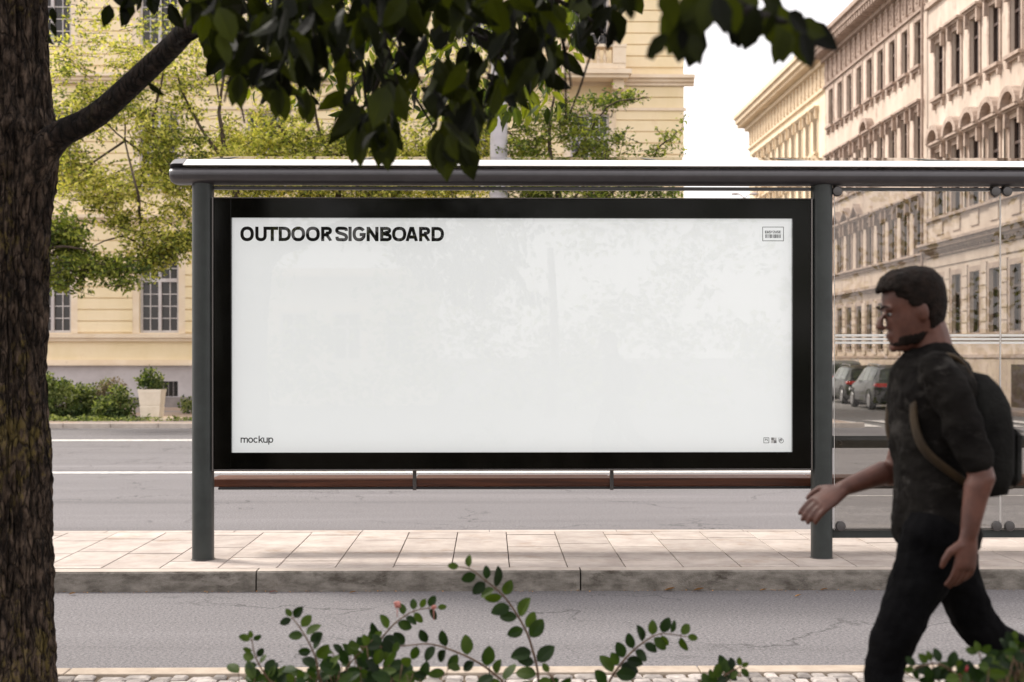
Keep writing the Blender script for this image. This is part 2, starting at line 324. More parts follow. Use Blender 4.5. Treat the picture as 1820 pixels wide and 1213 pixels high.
cam.location=(0,0,EYE); cam.rotation_euler=(PI/2,0,-TH); cd.sensor_width=36; cd.lens=36*F/1820; cd.shift_y=(HY-606.5)/1820
cd.clip_start=.1; cd.clip_end=3000; cd.dof.use_dof=True; cd.dof.focus_distance=9.1; cd.dof.aperture_fstop=3.2
SC.view_settings.view_transform='Standard'; SC.view_settings.look='None'; SC.view_settings.gamma=1; SC.view_settings.exposure=1.45

# ------------------------------------------------------------------ ground
def gz(x,y):
    def ss(t): t=max(0,min(1,t)); return t*t*(3-2*t)
    return -.35*ss((y-30)/14)*ss((x-5)/4)
def sheet(name,mat,x0,x1,y0,y1,dz,nx=1,ny=1,h=None):
    m=MB(); xs=[x0+(x1-x0)*i/nx for i in range(nx+1)]; ys=[y0+(y1-y0)*j/ny for j in range(ny+1)]
    vs=[(x,y,(h or gz)(x,y)+dz) for x in xs for y in ys]
    m.add(vs,[(i*(ny+1)+j,(i+1)*(ny+1)+j,(i+1)*(ny+1)+j+1,i*(ny+1)+j+1) for i in range(nx) for j in range(ny)]); return m.build(name,mat,smooth=True)
flat=lambda x,y:0
# base ground: one sheet to the horizon (fine cells near, coarse far)
m=MB(); xs=[-1500,-300,-80]+[-30+i*2.0 for i in range(36)]+[60,150,500,1500]; ys=[-1500,-300,-60,-20,0,6.5,20,28]+[30+i*1.0 for i in range(18)]+[60,100,200,500,1500]
ny=len(ys); m.add([(x,y,gz(x,y)-.012) for x in xs for y in ys],[(i*ny+j,(i+1)*ny+j,(i+1)*ny+j+1,i*ny+j+1) for i in range(len(xs)-1) for j in range(ny-1)])
struct(m.build('ground',M['asphalt_side'],smooth=True))
Y_EDGE=P(500,1189,1).y*0+2400*1.5/(1189-635)
struct(sheet('road',M['asphalt'],-60,60,Y_EDGE,28.6,0.0,1,1,flat))
# edge stone strip and cobbled near pavement
m=MB(); x=-6.0
while x<8: 
    m.bbox(x+.003,x+.997,Y_EDGE-.125,Y_EDGE,-.05,.012,.003); x+=1.0
struct(m.build('edge_stones',M['edge']))
struct(sheet('soil_bed',M['soil'],-40,40,-6,Y_EDGE-.13,-.004,1,1,flat))
m=MB(); y=Y_EDGE-.135
while y>4.9:
    x=-4.5+random.random()*.1; h=.085+random.random()*.015
    while x<6.0:
        w=.07+random.random()*.06; r=lambda:random.uniform(-.007,.007); z=.008+random.uniform(-.006,.006)
        a=[(x+.006+r(),y-h+.006+r()),(x+w-.006+r(),y-h+.006+r()),(x+w-.006+r(),y-.006+r()),(x+.006+r(),y-.006+r())]
        cx,cy=x+w/2,y-h/2; b_=[(cx+(p-cx)*.72,cy+(q-cy)*.72) for p,q in a]
        m.add([(p,q,-.03) for p,q in a]+[(p,q,z-.008) for p,q in a]+[(p,q,z) for p,q in b_],[(0,1,5,4),(1,2,6,5),(2,3,7,6),(3,0,4,7),(4,5,9,8),(5,6,10,9),(6,7,11,10),(7,4,8,11),(8,9,10,11)],random.random())
        x+=w
    y-=h
struct(m.build('cobbled_pavement',M['sett'],tones=True,smooth=False))
# platform: kerb stones + slabs
KY,KH,PY=8.65,.132,10.69
m=MB(); mt=MB(); j0=X_(455,KY); j1=X_(1032,KY); kl=j1-j0
def kz(i): return random.uniform(-.002,.002)
for i in range(-6,9):
    a=j0+i*kl+.005; b_=a+kl-.010; n=40; dz=kz(i); ty=random.uniform(-.004,.004)
    # front face with slightly uneven upper arris
    top=[]; 
    for k in range(n+1):
        xx=a+(b_-a)*k/n; e=noise.noise(Vector((xx*9,3,i)))*.006+noise.noise(Vector((xx*31,7,i)))*.004
        top.append((xx,e))
    rows=[]
    for xx,e in top:
        rows.append([(xx,KY+ty,-.05),(xx,KY+ty+.001+abs(e)*.3,.06),(xx,KY+ty+.004+abs(e),KH-.014+e*.7+dz),(xx,KY+ty+.012+abs(e),KH-.002+dz)])
    for k in range(n):
        for q in range(3): m.add([rows[k][q],rows[k+1][q],rows[k+1][q+1],rows[k][q+1]],[(0,1,2,3)])
    for rr,sg in ((rows[0],1),(rows[-1],-1)):
        xx=rr[0][0]; m.add([rr[0],rr[1],rr[2],rr[3],(xx,KY+.15,KH-.002),(xx,KY+.15,-.05)],[(0,1,2,3,4,5)])
    for k in range(n): mt.add([rows[k][3],rows[k+1][3],(rows[k+1][3][0],KY+.125,KH+dz),(rows[k][3][0],KY+.125,KH+dz)],[(0,1,2,3)])
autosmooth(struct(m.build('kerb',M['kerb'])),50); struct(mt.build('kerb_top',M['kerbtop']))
struct_m=MB(); struct_m.box(-14,22,KY+.1305,PY-.005,-.05,KH-.022); struct_m.box(-14,22,KY+.03,KY+.13,-.05,KH-.02)
struct(struct_m.build('pavement_bed',M['mortar']))
m=MB(); w=.3785; x=X_(903,9.5)-w*35-.0; col=0
while x<20:
    y=KY+.135-(.36 if col%2 else 0)-(.2 if col%3==0 else 0)
    while y<PY:
        l=.66; a=max(y,KY+.135); b_=min(y+l,PY-.12)
        if b_-a>.03: m.bbox(x+.0033,x+w-.0033,a+.010,b_-.010,KH-.03,KH+random.uniform(-.0012,.0012),.002,tone=random.random())
        y+=l
    x+=w; col+=1
x=-14
while x<20: m.bbox(x+.002,x+.998,PY-.118,PY,-.02,KH,.003,tone=random.random()); x+=1.0
struct(m.build('pavement',M['slab'],tones=True))
# painted lines on far carriageway
def line(x0,x1,y0,y1,dz=.004): 
    m=MB(); n=max(1,int((x1-x0)/1)); 
    for i in range(n):
        a=x0+(x1-x0)*i/n; b_=x0+(x1-x0)*(i+1)/n
        m.add([(a,y0,dz+gz(a,y0)),(b_,y0,dz+gz(b_,y0)),(b_,y1,dz+gz(b_,y1)),(a,y1,dz+gz(a,y1))],[(0,1,2,3)])
    return m
struct(line(-40,X_(1443,17.7),17.45,17.72).build('lane_line',M['line']))
struct(line(-40,X_(560,24.5),24.2,24.62).build('lane_line',M['line']))
struct(line(X_(1462,14.5),40,14.48,14.53).build('lane_line',M['line']))
# crossing stripes over the side street
for k in range(8):
    x0=X_(1500,31)-.25+k*1.02-1.02*1
    m=MB(); ny=6
    for j in range(ny):
        ya=28.75+(32.3-28.75)*j/ny; yb=28.75+(32.3-28.75)*(j+1)/ny
        m.add([(x0,ya,gz(x0,ya)+.008),(x0+.5,ya,gz(x0+.5,ya)+.008),(x0+.5,yb,gz(x0+.5,yb)+.008),(x0,yb,gz(x0,yb)+.008)],[(0,1,2,3)])
    struct(m.build('crossing_stripe',M['line']))
# far pavement in front of the yellow building
FY=28.8; CORX=X_(1215,38)
m=MB(); x=-30
while x<CORX+2.4: m.bbox(x+.005,x+.995,FY-.15,FY,-.05,.10,.01); x+=1
struct(m.build('far_kerb',M['kerbtop']))
m=MB(); m.box(-30,CORX+2.3,FY+.002,37.99,-.9,.096); struct(m.build('far_pavement',M['paving']))
# right hand pavement along stone houses
m=MB(); m.box(16.3,17.99,33,110,-1.2,-.21); struct(m.build('side_pavement',M['paving']))

# ------------------------------------------------------------------ buildings
class Bld:
    def __init__(s,name,label,kind,org,cat='building'):
        s.root=empty(name,org,label,cat); s.o=org
        if kind=='right': s.m=lambda u,v,z:(org[0]-v,u,z); s.lm=lambda u,v,z:(-v,u,z)
        else: s.m=lambda u,v,z:(u,org[1]-v,z); s.lm=lambda u,v,z:(u,-v,z)
        s.kind=kind; s.cache={}
    def wall(s,u0,u1,z0,z1,ops,reveal,depth,mat,extra=None,name='wall'):
        m=MB(); us=sorted({u0,u1,*[a for o in ops for a in o[:2]]}); zs=sorted({z0,z1,*[a for o in ops for a in o[2:]]})
        def hole(u,z): return any(o[0]<u<o[1] and o[2]<z<o[3] for o in ops)
        for i in range(len(us)-1):
            for j in range(len(zs)-1):
                if not hole((us[i]+us[i+1])/2,(zs[j]+zs[j+1])/2):
                    m.add([s.m(us[i],0,zs[j]),s.m(us[i+1],0,zs[j]),s.m(us[i+1],0,zs[j+1]),s.m(us[i],0,zs[j+1])],[(0,1,2,3)])
        for a,b_,c,d in ops:
            q=[(a,c),(b_,c),(b_,d),(a,d)]
            for k in range(4):
                (p1,r1),(p2,r2)=q[k],q[(k+1)%4]
                m.add([s.m(p1,0,r1),s.m(p2,0,r2),s.m(p2,-reveal,r2),s.m(p1,-reveal,r1)],[(0,1,2,3)])
            m.add([s.m(a,-reveal-.05,c),s.m(b_,-reveal-.05,c),s.m(b_,-reveal-.05,d),s.m(a,-reveal-.05,d)],[(0,1,2,3)])
        # sides, back, top
        m.add([s.m(u0,0,z0),s.m(u0,0,z1),s.m(u0,-depth,z1),s.m(u0,-depth,z0)],[(0,1,2,3)]); m.add([s.m(u1,0,z0),s.m(u1,0,z1),s.m(u1,-depth,z1),s.m(u1,-depth,z0)],[(0,1,2,3)])
        m.add([s.m(u0,-depth,z0),s.m(u1,-depth,z0),s.m(u1,-depth,z1),s.m(u0,-depth,z1)],[(0,1,2,3)])
        if extra: extra(m)
        return m.build(name,mat,s.root,s.o)
    def window(s,u,z0,z1,w,frame,trim,reveal,style):
        key=(round(z1-z0,2),round(w,2),frame.name,style)
        h=z1-z0
        if key not in s.cache:
            L=s.lm; R=-reveal
            f=MB(); fw=.07 if 'white' in frame.name else .06
            f.box(-w/2,-w/2+fw,R,R+.08,0,h,L); f.box(w/2-fw,w/2,R,R+.08,0,h,L); f.box(-w/2+fw,w/2-fw,R,R+.08,0,fw,L); f.box(-w/2+fw,w/2-fw,R,R+.08,h-fw,h,L)
            f.box(-fw*.6,fw*.6,R,R+.10,fw,h-fw,L); th=h*.66; f.box(-w/2+fw,-fw*.6,R,R+.10,th,th+.10,L); f.box(fw*.6,w/2-fw,R,R+.10,th,th+.10,L)
            if style.get('grid') if isinstance(style,dict) else 'grid' in style:
                for sg in (-1,1):
                    c=sg*w/4; f.box(c-.014,c+.014,R,R+.05,fw,th,L); f.box(c-.014,c+.014,R,R+.05,th+.10,h-fw,L)
                    lo_,hi_=(-w/2+fw,-fw*.6) if sg<0 else (fw*.6,w/2-fw)
                    for k in (1,2,3,4)[:3]:
                        zz=fw+(th-fw)*k/4; f.box(lo_,hi_,R,R+.048,zz-.014,zz+.014,L)
                    zz=(th+.10+h-fw)/2; f.box(lo_,hi_,R,R+.048,zz-.014,zz+.014,L)
            p=MB(); a,b_=[(-w/2+.02),(w/2-.02)]; p.add([L(a,R+.01,.02),L(b_,R+.01,.02),L(b_,R+.01,h-.02),L(a,R+.01,h-.02)],[(0,1,2,3)])
            t=MB(); 
            if 'jamb' in style:
                t.box(-w/2-.16,-w/2,0,.05,0,h+.16,L); t.box(w/2,w/2+.16,0,.05,0,h+.16,L); t.box(-w/2,w/2,0,.05,h,h+.16,L)
            if 'plain' in style:
                t.box(-w/2-.19,-w/2,0,.035,-.02,h+.2,L); t.box(w/2,w/2+.19,0,.035,-.02,h+.2,L); t.box(-w/2,w/2,0,.035,h,h+.2,L)
            sl=MB(); 
            if 'sill' in style: sl.box(-w/2-.22,w/2+.22,0,.22,-.12,0,L); sl.box(-w/2-.18,w/2+.18,0,.12,-.22,-.12,L); sl.box(-w/2-.14,-w/2,0,.14,-.42,-.22,L); sl.box(w/2,w/2+.14,0,.14,-.42,-.22,L)
            else: sl.box(-w/2-.02,w/2+.02,-reveal+.1,.05,-.05,-.002,L)
            hd=MB()
            if 'flat' in style or 'arch' in style or 'tri' in style:
                b0=h+.30
                hd.box(-w/2-.24,w/2+.24,0,.10,h+.161,b0,L); hd.box(-w/2-.32,w/2+.32,0,.30,b0,b0+.09,L); hd.box(-w/2-.28,w/2+.28,0,.2,b0-.08,b0,L)
                for sg in (-1,1): hd.box(sg*(w/2+.13)-.07,sg*(w/2+.13)+.07,.05,.2,h-.3,b0-.081,L)
                e=w/2+.32
                if 'arch' in style:
                    n=10; R1=e; 
                    for k in range(n):
                        a0,a1=PI*k/n,PI*(k+1)/n
                        q=[(math.cos(a0)*R1,math.sin(a0)*R1*.82),(math.cos(a1)*R1,math.sin(a1)*R1*.82),(math.cos(a1)*R1*.72,math.sin(a1)*R1*.58),(math.cos(a0)*R1*.72,math.sin(a0)*R1*.58)]
                        hd.prism([(x_,y_+b0+.09) for x_,y_ in q],0,.36,lambda p_,q_,a_:L(p_,a_,q_))
                    hd.prism([(math.cos(PI*k/n)*R1*.7,math.sin(PI*k/n)*R1*.56+b0+.09) for k in range(n+1)],0,.06,lambda p_,q_,a_:L(p_,a_,q_))
                if 'tri' in style:
                    hd.prism([(-e,b0+.09),(e,b0+.09),(0,b0+.62)],0,.10,lambda p_,q_,a_:L(p_,a_,q_))
                    hd.prism([(-e,b0+.09),(-e,b0+.19),(0,b0+.76),(0,b0+.62)],0,.32,lambda p_,q_,a_:L(p_,a_,q_)); hd.prism([(e,b0+.09),(e,b0+.19),(0,b0+.76),(0,b0+.62)],.001,.319,lambda p_,q_,a_:L(p_,a_,q_))
            ms=[]
            for nm,mb,mt_ in (('window',f,frame),('pane',p,M['wglass']),('sill',sl,trim),('surround',t,trim),('hood',hd,trim)):
                if mb.v:
                    o=mb.build(nm,mt_); ms.append((nm,o.data)); bpy.data.objects.remove(o)
            cu=None
            if 'curt' in style:
                c=MB(); 
                for k in range(12):
                    for sg in (-1,1):
                        a=sg*(w/2-.03-.028*k); c.add([L(a,R-.03-.01*(k%2),.05),L(a-sg*.028,R-.03-.01*((k+1)%2),.05),L(a-sg*.028,R-.03-.01*((k+1)%2),h-.05),L(a,R-.03-.01*(k%2),h-.05)],[(0,1,2,3)])
            s.cache[key]=ms
        par=None
        for nm,d in s.cache[key]:
            o=bpy.data.objects.new(nm,d); COL.objects.link(o)
            if par is None:
                par=o; o.parent=s.root; lx=s.m(u,0,z0); o.location=(lx[0]-s.o[0],lx[1]-s.o[1],lx[2]-s.o[2])
            else: o.parent=par
        return par
    def part(s,name,mb,mat,parent=None): return mb.build(name,mat,parent or s.root,s.o)
    def cornice(s,name,u0,u1,prof,mat,dent=None):    # prof: [(z0,z1,proj)] stacked
        m=MB()
        for a,b_,p in prof: m.box(u0,u1,-.02,p,a,b_,s.m)
        if dent:
            z0,z1,w,pitch,proj=dent; u=u0+.1
            while u<u1-.1: m.box(u,u+w,-.01,proj,z0,z1,s.m); u+=pitch
        return s.part(name,m,mat)

XR=18.0
def zs(sl): return EYE+XR*sl
def yof(px): return F*XR/(px-872)
# --- near stone house
B=Bld('stone_house','tan stone town house with arched window hoods at the right edge','right',(XR,55.1,-.35))
U0,U1=33.0,55.18; us=[53.66-1.955*k for k in range(11)]; W1=.98
rows=[(zs(.05),zs(.177),.98,'plain'),(zs(.312),zs(.456),.98,'jamb arch'),(zs(.577),zs(.70),.95,'jamb flat sill'),(zs(.83),zs(.925),.95,'jamb flat sill')]
ops=[(u-w/2,u+w/2,a,b_) for a,b_,w,_ in rows for u in us]
def ex(m):
    z=zs(.045)
    g=sorted([U0]+[e for u in us for e in (u-W1/2-.2,u+W1/2+.2)]+[U1]); zt=zs(.2)
    k=0; z=2.35; hh=.44
    while z+hh<zt:
        for i in range(0,len(g),2):
            if g[i+1]-g[i]>.15: m.box(g[i]+.03,g[i+1]-.03,0,.06,z+.02,z+hh-.02,B.m)
        z+=hh
    z=zt+.05
    for i in range(1): m.box(U0,U1,0,.05,zt+.02,zs(.2235)-.03,B.m)
    z=-1.0
    m.box(U0,U1,0,.12,-1.2,zs(0)-.02,B.m)
    for i,u in enumerate(us): # panels under first floor windows
        m.box(u-.42,u+.42,.0,.06,zs(.272),zs(.303),B.m)
        for sg in (-1,1): m.box(u+sg*.98-.15,u+sg*.98-.0,0.001,.055,zs(.312),zs(.47),B.m)
B.wall(U0,U1,-1.2,20.4,ops,.28,12,M['st1'],ex)
for a,b_,w,st in rows:
    for u in us: B.window(u,a,b_,w,M['windark'],M['tr1'],.2,st)
B.cornice('base_moulding',U0,U1,[(zs(0)-.02,zs(0)+.10,.17),(zs(.04),zs(.0485),.16)],M['tr1'])
B.cornice('floor_cornice',U0,U1,[(zs(.2235),zs(.2285),.12),(zs(.2345),zs(.240),.22),(zs(.240),zs(.2485),.38),(zs(.2485),zs(.254),.50)],M['tr1'],(zs(.2235)+.1,zs(.2345),.09,.3,.2))
B.cornice('sill_course',U0,U1,[(zs(.305),zs(.3115),.18)],M['tr1'])
B.cornice('string_course',U0,U1,[(zs(.79),zs(.80),.16)],M['tr1'])
B.cornice('eaves_cornice',U0,U1,[(20.0,20.2,.3),(20.2,20.4,.7)],M['tr1'],(19.75,20.0,.16,.42,.3))
m=MB(); m.add([B.m(U0,.6,20.4),B.m(U1,.6,20.4),B.m(U1,-6,23.5),B.m(U0,-6,23.5)],[(0,1,2,3)]); m.add([B.m(U0,-12,20.4),B.m(U1,-12,20.4),B.m(U1,-6,23.5),B.m(U0,-6,23.5)],[(0,1,2,3)]); B.part('roof',m,M['roof'])
m=MB(); m.box(44.2,45.9,.13,.16,-.6,zs(-.0)-.25,B.m); B.part('door',m,M['windark'])
# --- middle stone house
B=Bld('stone_house','brown stone town house with ornamental frieze and triangular pediments, middle of the row','right',(XR,72,-.35))
U0,U1=55.22,72.1; us=[70.8-1.8*k for k in range(9)]; w=.82
rows=[(zs(.02),zs(.138),'plain'),(zs(.241),zs(.355),'jamb flat'),(zs(.46),zs(.573),'jamb flat'),(zs(.677),zs(.784),'plain sill')]
ops=[(u-w/2,u+w/2,a,b_) for a,b_,_ in rows for u in us]
def ex(m):
    g=sorted([U0]+[e for u in us for e in (u-w/2-.2,u+w/2+.2)]+[U1]); z=1.6; hh=.36
    while z+hh<zs(.165):
        for i in range(0,len(g),2):
            if g[i+1]-g[i]>.15: m.box(g[i]+.03,g[i+1]-.03,0,.06,z+.02,z+hh-.02,B.m)
        z+=hh
    m.box(U0,U1,0,.10,-1.2,1.45,B.m)
B.wall(U0,U1,-1.2,zs(.90),ops,.28,12,M['st2'],ex)
for r_,(a,b_,st) in enumerate(rows):
    for i,u in enumerate(us):
        s2=st
        if r_==1 and i in (1,2,3): s2='jamb tri'
        if r_==2 and i==4: s2='jamb arch'
        B.window(u,a,b_,w,M['windark'],M['tr2'],.2,s2)
B.cornice('base_moulding',U0,U1,[(1.45,1.55,.15)],M['tr2'])
B.cornice('floor_cornice',U0,U1,[(zs(.168),zs(.175),.15),(zs(.175),zs(.183),.35)],M['tr2'])
B.cornice('sill_course',U0,U1,[(zs(.226),zs(.2335),.12),(zs(.2335),zs(.2385),.25)],M['tr2'])
B.cornice('upper_sill_course',U0,U1,[(zs(.445),zs(.452),.14)],M['tr2'])
B.cornice('string_course',U0,U1,[(zs(.80),zs(.806),.12)],M['tr2'])
B.cornice('eaves_cornice',U0,U1,[(zs(.876),zs(.886),.25),(zs(.90),zs(.915),.85),(zs(.915),zs(.927),1.0),(zs(.886),zs(.90),.35)],M['tr2'],(zs(.884),zs(.90),.16,.40,.8))
def frieze(za,zb):
    m=MB(); m.box(U0,U1,0,.02,za,zb,B.m); u=U0+.35; k=0; zc=(za+zb)/2; h=(zb-za)
    while u<U1-.3:
        if k%2: 
            m.box(u-.07,u+.07,0,.12,za+.03,zb-.03,B.m); m.box(u-.11,u+.11,0,.16,zb-.15,zb-.02,B.m)
        else:
            m.box(u-.36,u+.36,.01,.04,za+.1,zb-.1,B.m)
            for q in range(9):
                a=q*2*PI/9; c=B.m(u+math.cos(a)*.15,.05,zc+math.sin(a)*h*.24); m.ell(c,(.05,.075,.10),8,5)
            m.ell(B.m(u,.05,zc),(.07,.08,.08),8,5)
            for sg in (-1,1): m.ell(B.m(u+sg*.27,.04,zc),(.04,.05,.16),8,5)
        u+=.45; k+=1
    return m
B.part('frieze',frieze(zs(.812),zs(.872)),M['tr2'])
m=MB(); m.add([B.m(U0,1.0,zs(.927)),B.m(U1,1.0,zs(.927)),B.m(U1,-6,zs(.927)+3),B.m(U0,-6,zs(.927)+3)],[(0,1,2,3)]); B.part('roof',m,M['roof'])
m=MB(); m.tube([B.m(U0+.05,.2,z) for z in (-.3,5,10,zs(.88))],.06,8); B.part('downpipe',m,M['tr2'])
# --- far stone house
B=Bld('stone_house','pale cream town house with dentilled eaves, farthest of the right hand row against the sky','right',(XR,93,-.35))
U0,U1=72.14,93.3; us=[74.2-.0+1.82*k for k in range(10)]; w=.82
rows=[(zs(.02),zs(.138),'plain'),(zs(.27),zs(.37),'jamb flat'),(zs(.46),zs(.565),'jamb flat'),(zs(.625),zs(.742),'jamb flat sill')]
ops=[(u-w/2,u+w/2,a,b_) for a,b_,_ in rows for u in us]
B.wall(U0,U1,-1.2,zs(.90),ops,.28,12,M['st3'])
for r_,(a,b_,st) in enumerate(rows):
    for i,u in enumerate(us): B.window(u,a,b_,w,M['windark'],M['tr3'],.2,'jamb arch' if (r_==2 and i in (0,8)) else st)
B.cornice('floor_cornice',U0,U1,[(zs(.175),zs(.188),.35)],M['tr3'])
B.cornice('string_course',U0,U1,[(zs(.795),zs(.803),.15)],M['tr3'])
B.cornice('sill_course',U0,U1,[(zs(.43),zs(.44),.15)],M['tr3'])
B.cornice('eaves_cornice',U0-.02,U1+.5,[(zs(.872),zs(.884),.25),(zs(.898),zs(.915),.9),(zs(.915),zs(.93),1.05)],M['tr3'],(zs(.884),zs(.898),.16,.42,.75))
B.part('frieze',frieze(zs(.808),zs(.868)),M['tr3'])
m=MB(); m.add([B.m(U0,1.0,zs(.93)),B.m(U1+.5,1.0,zs(.93)),B.m(U1+.5,-6,zs(.93)+2.5),B.m(U0,-6,zs(.93)+2.5)],[(0,1,2,3)]); B.part('roof',m,M['roof'])

# --- yellow building
YB=38.0
B=Bld('yellow_building','cream yellow corner building with rendered courses and white gridded windows behind the bus shelter','left',(CORX,YB,0))
def yz(py): return Z_(py,YB,600)
UL=-27.0; cx=[X_(283+191.3*k,YB) for k in range(-5,5)]; wW=X_(318,YB)-X_(248,YB)
zr=[(yz(592),yz(455)),(yz(338),yz(201)),(yz(338)+4.05,yz(201)+4.05),(yz(338)+8.1,yz(201)+8.0)]
ops=[(c-wW/2,c+wW/2,a,b_) for a,b_ in zr for c in cx]
bw=[]; 
for c in cx:
    ops.append((c-.30,c+.52,yz(705),yz(678))); bw.append((c-.30,c+.52))
def ex(m):
    g=sorted([UL]+[e for c in cx for e in (c-wW/2-.19,c+wW/2+.19)]+[CORX+.001]); hh=.322
    for (z0,z1) in ((yz(592)+.02,yz(400)),(yz(375),yz(150)),(yz(118),15.4)):
        z=z0
        while z+hh<z1:
            for i in range(0,len(g),2):
                if g[i+1]-g[i]>.15: m.box(g[i]+.0,g[i+1]-(.16 if i<len(g)-2 else 0)*0,0,.045,z+.0,z+hh-.035,B.m)
            z+=hh
B.wall(UL,CORX,yz(650),16,[o for o in ops if o[2]>yz(640)],.22,14,M['yellow'],ex)
def wallp(mb): pass
B.wall(UL,CORX-.001,-.5,yz(650)-.001,[o for o in ops if o[2]<yz(640)],.25,13.9,M['plinthgrey'],None,'plinth')
for r_,(a,b_) in enumerate(zr):
    for c in cx: B.window(c,a,b_,wW,M['winwhite'],M['yellowtrim'],.17,'plain grid')
for c in cx:   # basement openings with bars
    m=MB(); m.add([(c-.30,YB+.22,yz(705)),(c+.52,YB+.22,yz(705)),(c+.52,YB+.22,yz(678)),(c-.30,YB+.22,yz(678))],[(0,1,2,3)]); 
    bo=B.part('basement_window',m,M['wglass']); m2=MB()
    for k in range(1,6): m2.tube([(c-.30+.82*k/6,YB+.05,yz(705)),(c-.30+.82*k/6,YB+.05,yz(678))],.01,5)
    B.part('bars',m2,M['plinthdark'],bo)
B.cornice('sill_band',UL,CORX+.1,[(yz(607),yz(601),.10),(yz(601),yz(594),.16)],M['yellowtrim'])
B.cornice('plinth_moulding',UL,CORX+.1,[(yz(650),yz(645),.12),(yz(645),yz(640),.07)],M['yellowtrim'])
B.cornice('plinth_foot',UL,CORX+.05,[(-.4,yz(706),.10)],M['plinthdark'])
B.cornice('string_course',UL,CORX+.12,[(yz(395),yz(389),.10),(yz(389),yz(383),.18)],M['yellowtrim'])
B.cornice('floor_cornice',UL,CORX+.28,[(yz(152),yz(146),.12),(yz(146),yz(140),.2),(yz(140),yz(134),.30)],M['yellowtrim'])
B.cornice('eaves_cornice',UL,CORX+.5,[(15.5,15.7,.3),(15.7,16,.7)],M['yellowtrim'])
B.cornice('hood_course',UL,CORX+.06,[(yz(196),yz(191),.09)],M['yellowtrim'])
m=MB(); m.add([B.m(UL,.7,16),B.m(CORX+.5,.7,16),B.m(CORX-5,-7,19),B.m(UL,-7,19)],[(0,1,2,3)]); m.add([B.m(CORX+.5,.7,16),B.m(CORX+.5,-14,16),B.m(CORX-5,-7,19)],[(0,1,2)]); B.part('roof',m,M['roof'])
c=cx[-1]; bl,br=X_(975,YB-.8),X_(1112,YB-.8)
m=MB(); m.box(bl-.15,br+.15,.301,1.0,yz(142),yz(134),B.m); m.box(bl-.08,br+.08,.301,.92,yz(148),yz(142),B.m); m.box(bl,br,.301,.88,yz(132),yz(123),B.m)
for u in (bl,br-.36): m.box(u,u+.36,.5,.9,yz(122.8),yz(92),B.m)
m.box(bl-.02,br+.02,.5,.92,yz(94.5),yz(90),B.m)
for u in (c-.9,c+.6): m.box(u,u+.3,.01,.7,yz(165),yz(148.3),B.m); m.box(u,u+.3,.01,.35,yz(178),yz(165),B.m)
bal=B.part('balcony',m,M['yellowtrim']); m=MB(); u=bl+.45
while u<br-.4:
    zb=yz(122.8); hh=yz(94.5)-zb; m.lathe(B.m(u,.7,zb),[(.05,0),(.035,.05*1),(.065,hh*.35),(.03,hh*.7),(.05,hh)],8); u+=.185
B.part('balustrade',m,M['yellowtrim'],bal)

# ------------------------------------------------------------------ planter, bushes, mast, lamp
pY=30.2; a,b_=P(250,755,pY),P(291,692,pY); cxp=(a.x+b_.x)/2; hw=(b_.x-a.x)/2; zt=b_.z
R0=empty('planter',(cxp,pY,.096),'cream concrete planter with green plant by the far kerb','planter')
m=MB(); o_=(cxp,pY,.096)
def sq(r,z): return [(cxp-r,pY-r,z),(cxp+r,pY-r,z),(cxp+r,pY+r,z),(cxp-r,pY+r,z)]
m.rings([sq(hw*.78,.1),sq(hw*.86,.40),sq(hw*.84,.41),sq(hw*.84,.43),sq(hw*.87,.44),sq(hw*.97,zt-.07),sq(hw,zt-.07),sq(hw,zt),sq(hw*.85,zt),sq(hw*.85,zt-.05)])
m.build('pot',M['planter'],R0,o_); m=MB(); m.lathe((cxp+.18,pY+.1,.09),[(.48,0),(.48,.05),(.3,.07)],20); m.build('foot_slab',M['yellowtrim'],R0,o_)
def cloud(m, c, r, n, L, W, rnd, tone=(0,1), droop=.3):
    for _ in range(n):
        while True:
            q=Vector((rnd.uniform(-1,1),rnd.uniform(-1,1),rnd.uniform(-1,1)))
            if q.length<1: break
        p=Vector(c)+Vector((q.x*r[0],q.y*r[1],q.z*r[2])); d=Vector((rnd.gauss(0,1),rnd.gauss(0,1),rnd.gauss(-droop,.7))); nn=Vector((rnd.gauss(0,1),rnd.gauss(0,1),rnd.gauss(.4,1)))
        if d.length<.1: continue
        k=rnd.uniform(.7,1.3); quad(m,p,d,nn,L*k,W*k,rnd.uniform(*tone))
def quad(m,p,d,nn,L,W,t):
    d=d.normalized(); x=d.cross(nn); 
    if x.length<1e-4: return
    x.normalize(); n=x.cross(d); m.add([p,p+d*(L*.5)+x*(W*.5)+n*(W*.1),p+d*L-n*(L*.12),p+d*(L*.5)-x*(W*.5)+n*(W*.1)],[(0,1,2,3)],t)
rn=random.Random(11)
m=MB(); ms=MB()
for k in range(9):
    x=cxp+rn.uniform(-.25,.3); top=(x+rn.uniform(-.3,.45),pY+rn.uniform(-.2,.2),zt+rn.uniform(.15,.42)); ms.tube([(cxp+rn.uniform(-.1,.1),pY,zt-.05),((cxp+top[0])/2,pY,zt+.2),top],[.008,.006,.003],5)
    cloud(m,top,(.16,.16,.12),60,.07,.045,rn)
cloud(m,(cxp+.0,pY,zt+.1),(.3,.3,.16),420,.07,.045,rn,(0,.6)); m.build('foliage',M['bush'],R0,o_,tones=True); ms.build('stems',M['stemg'],R0,o_)
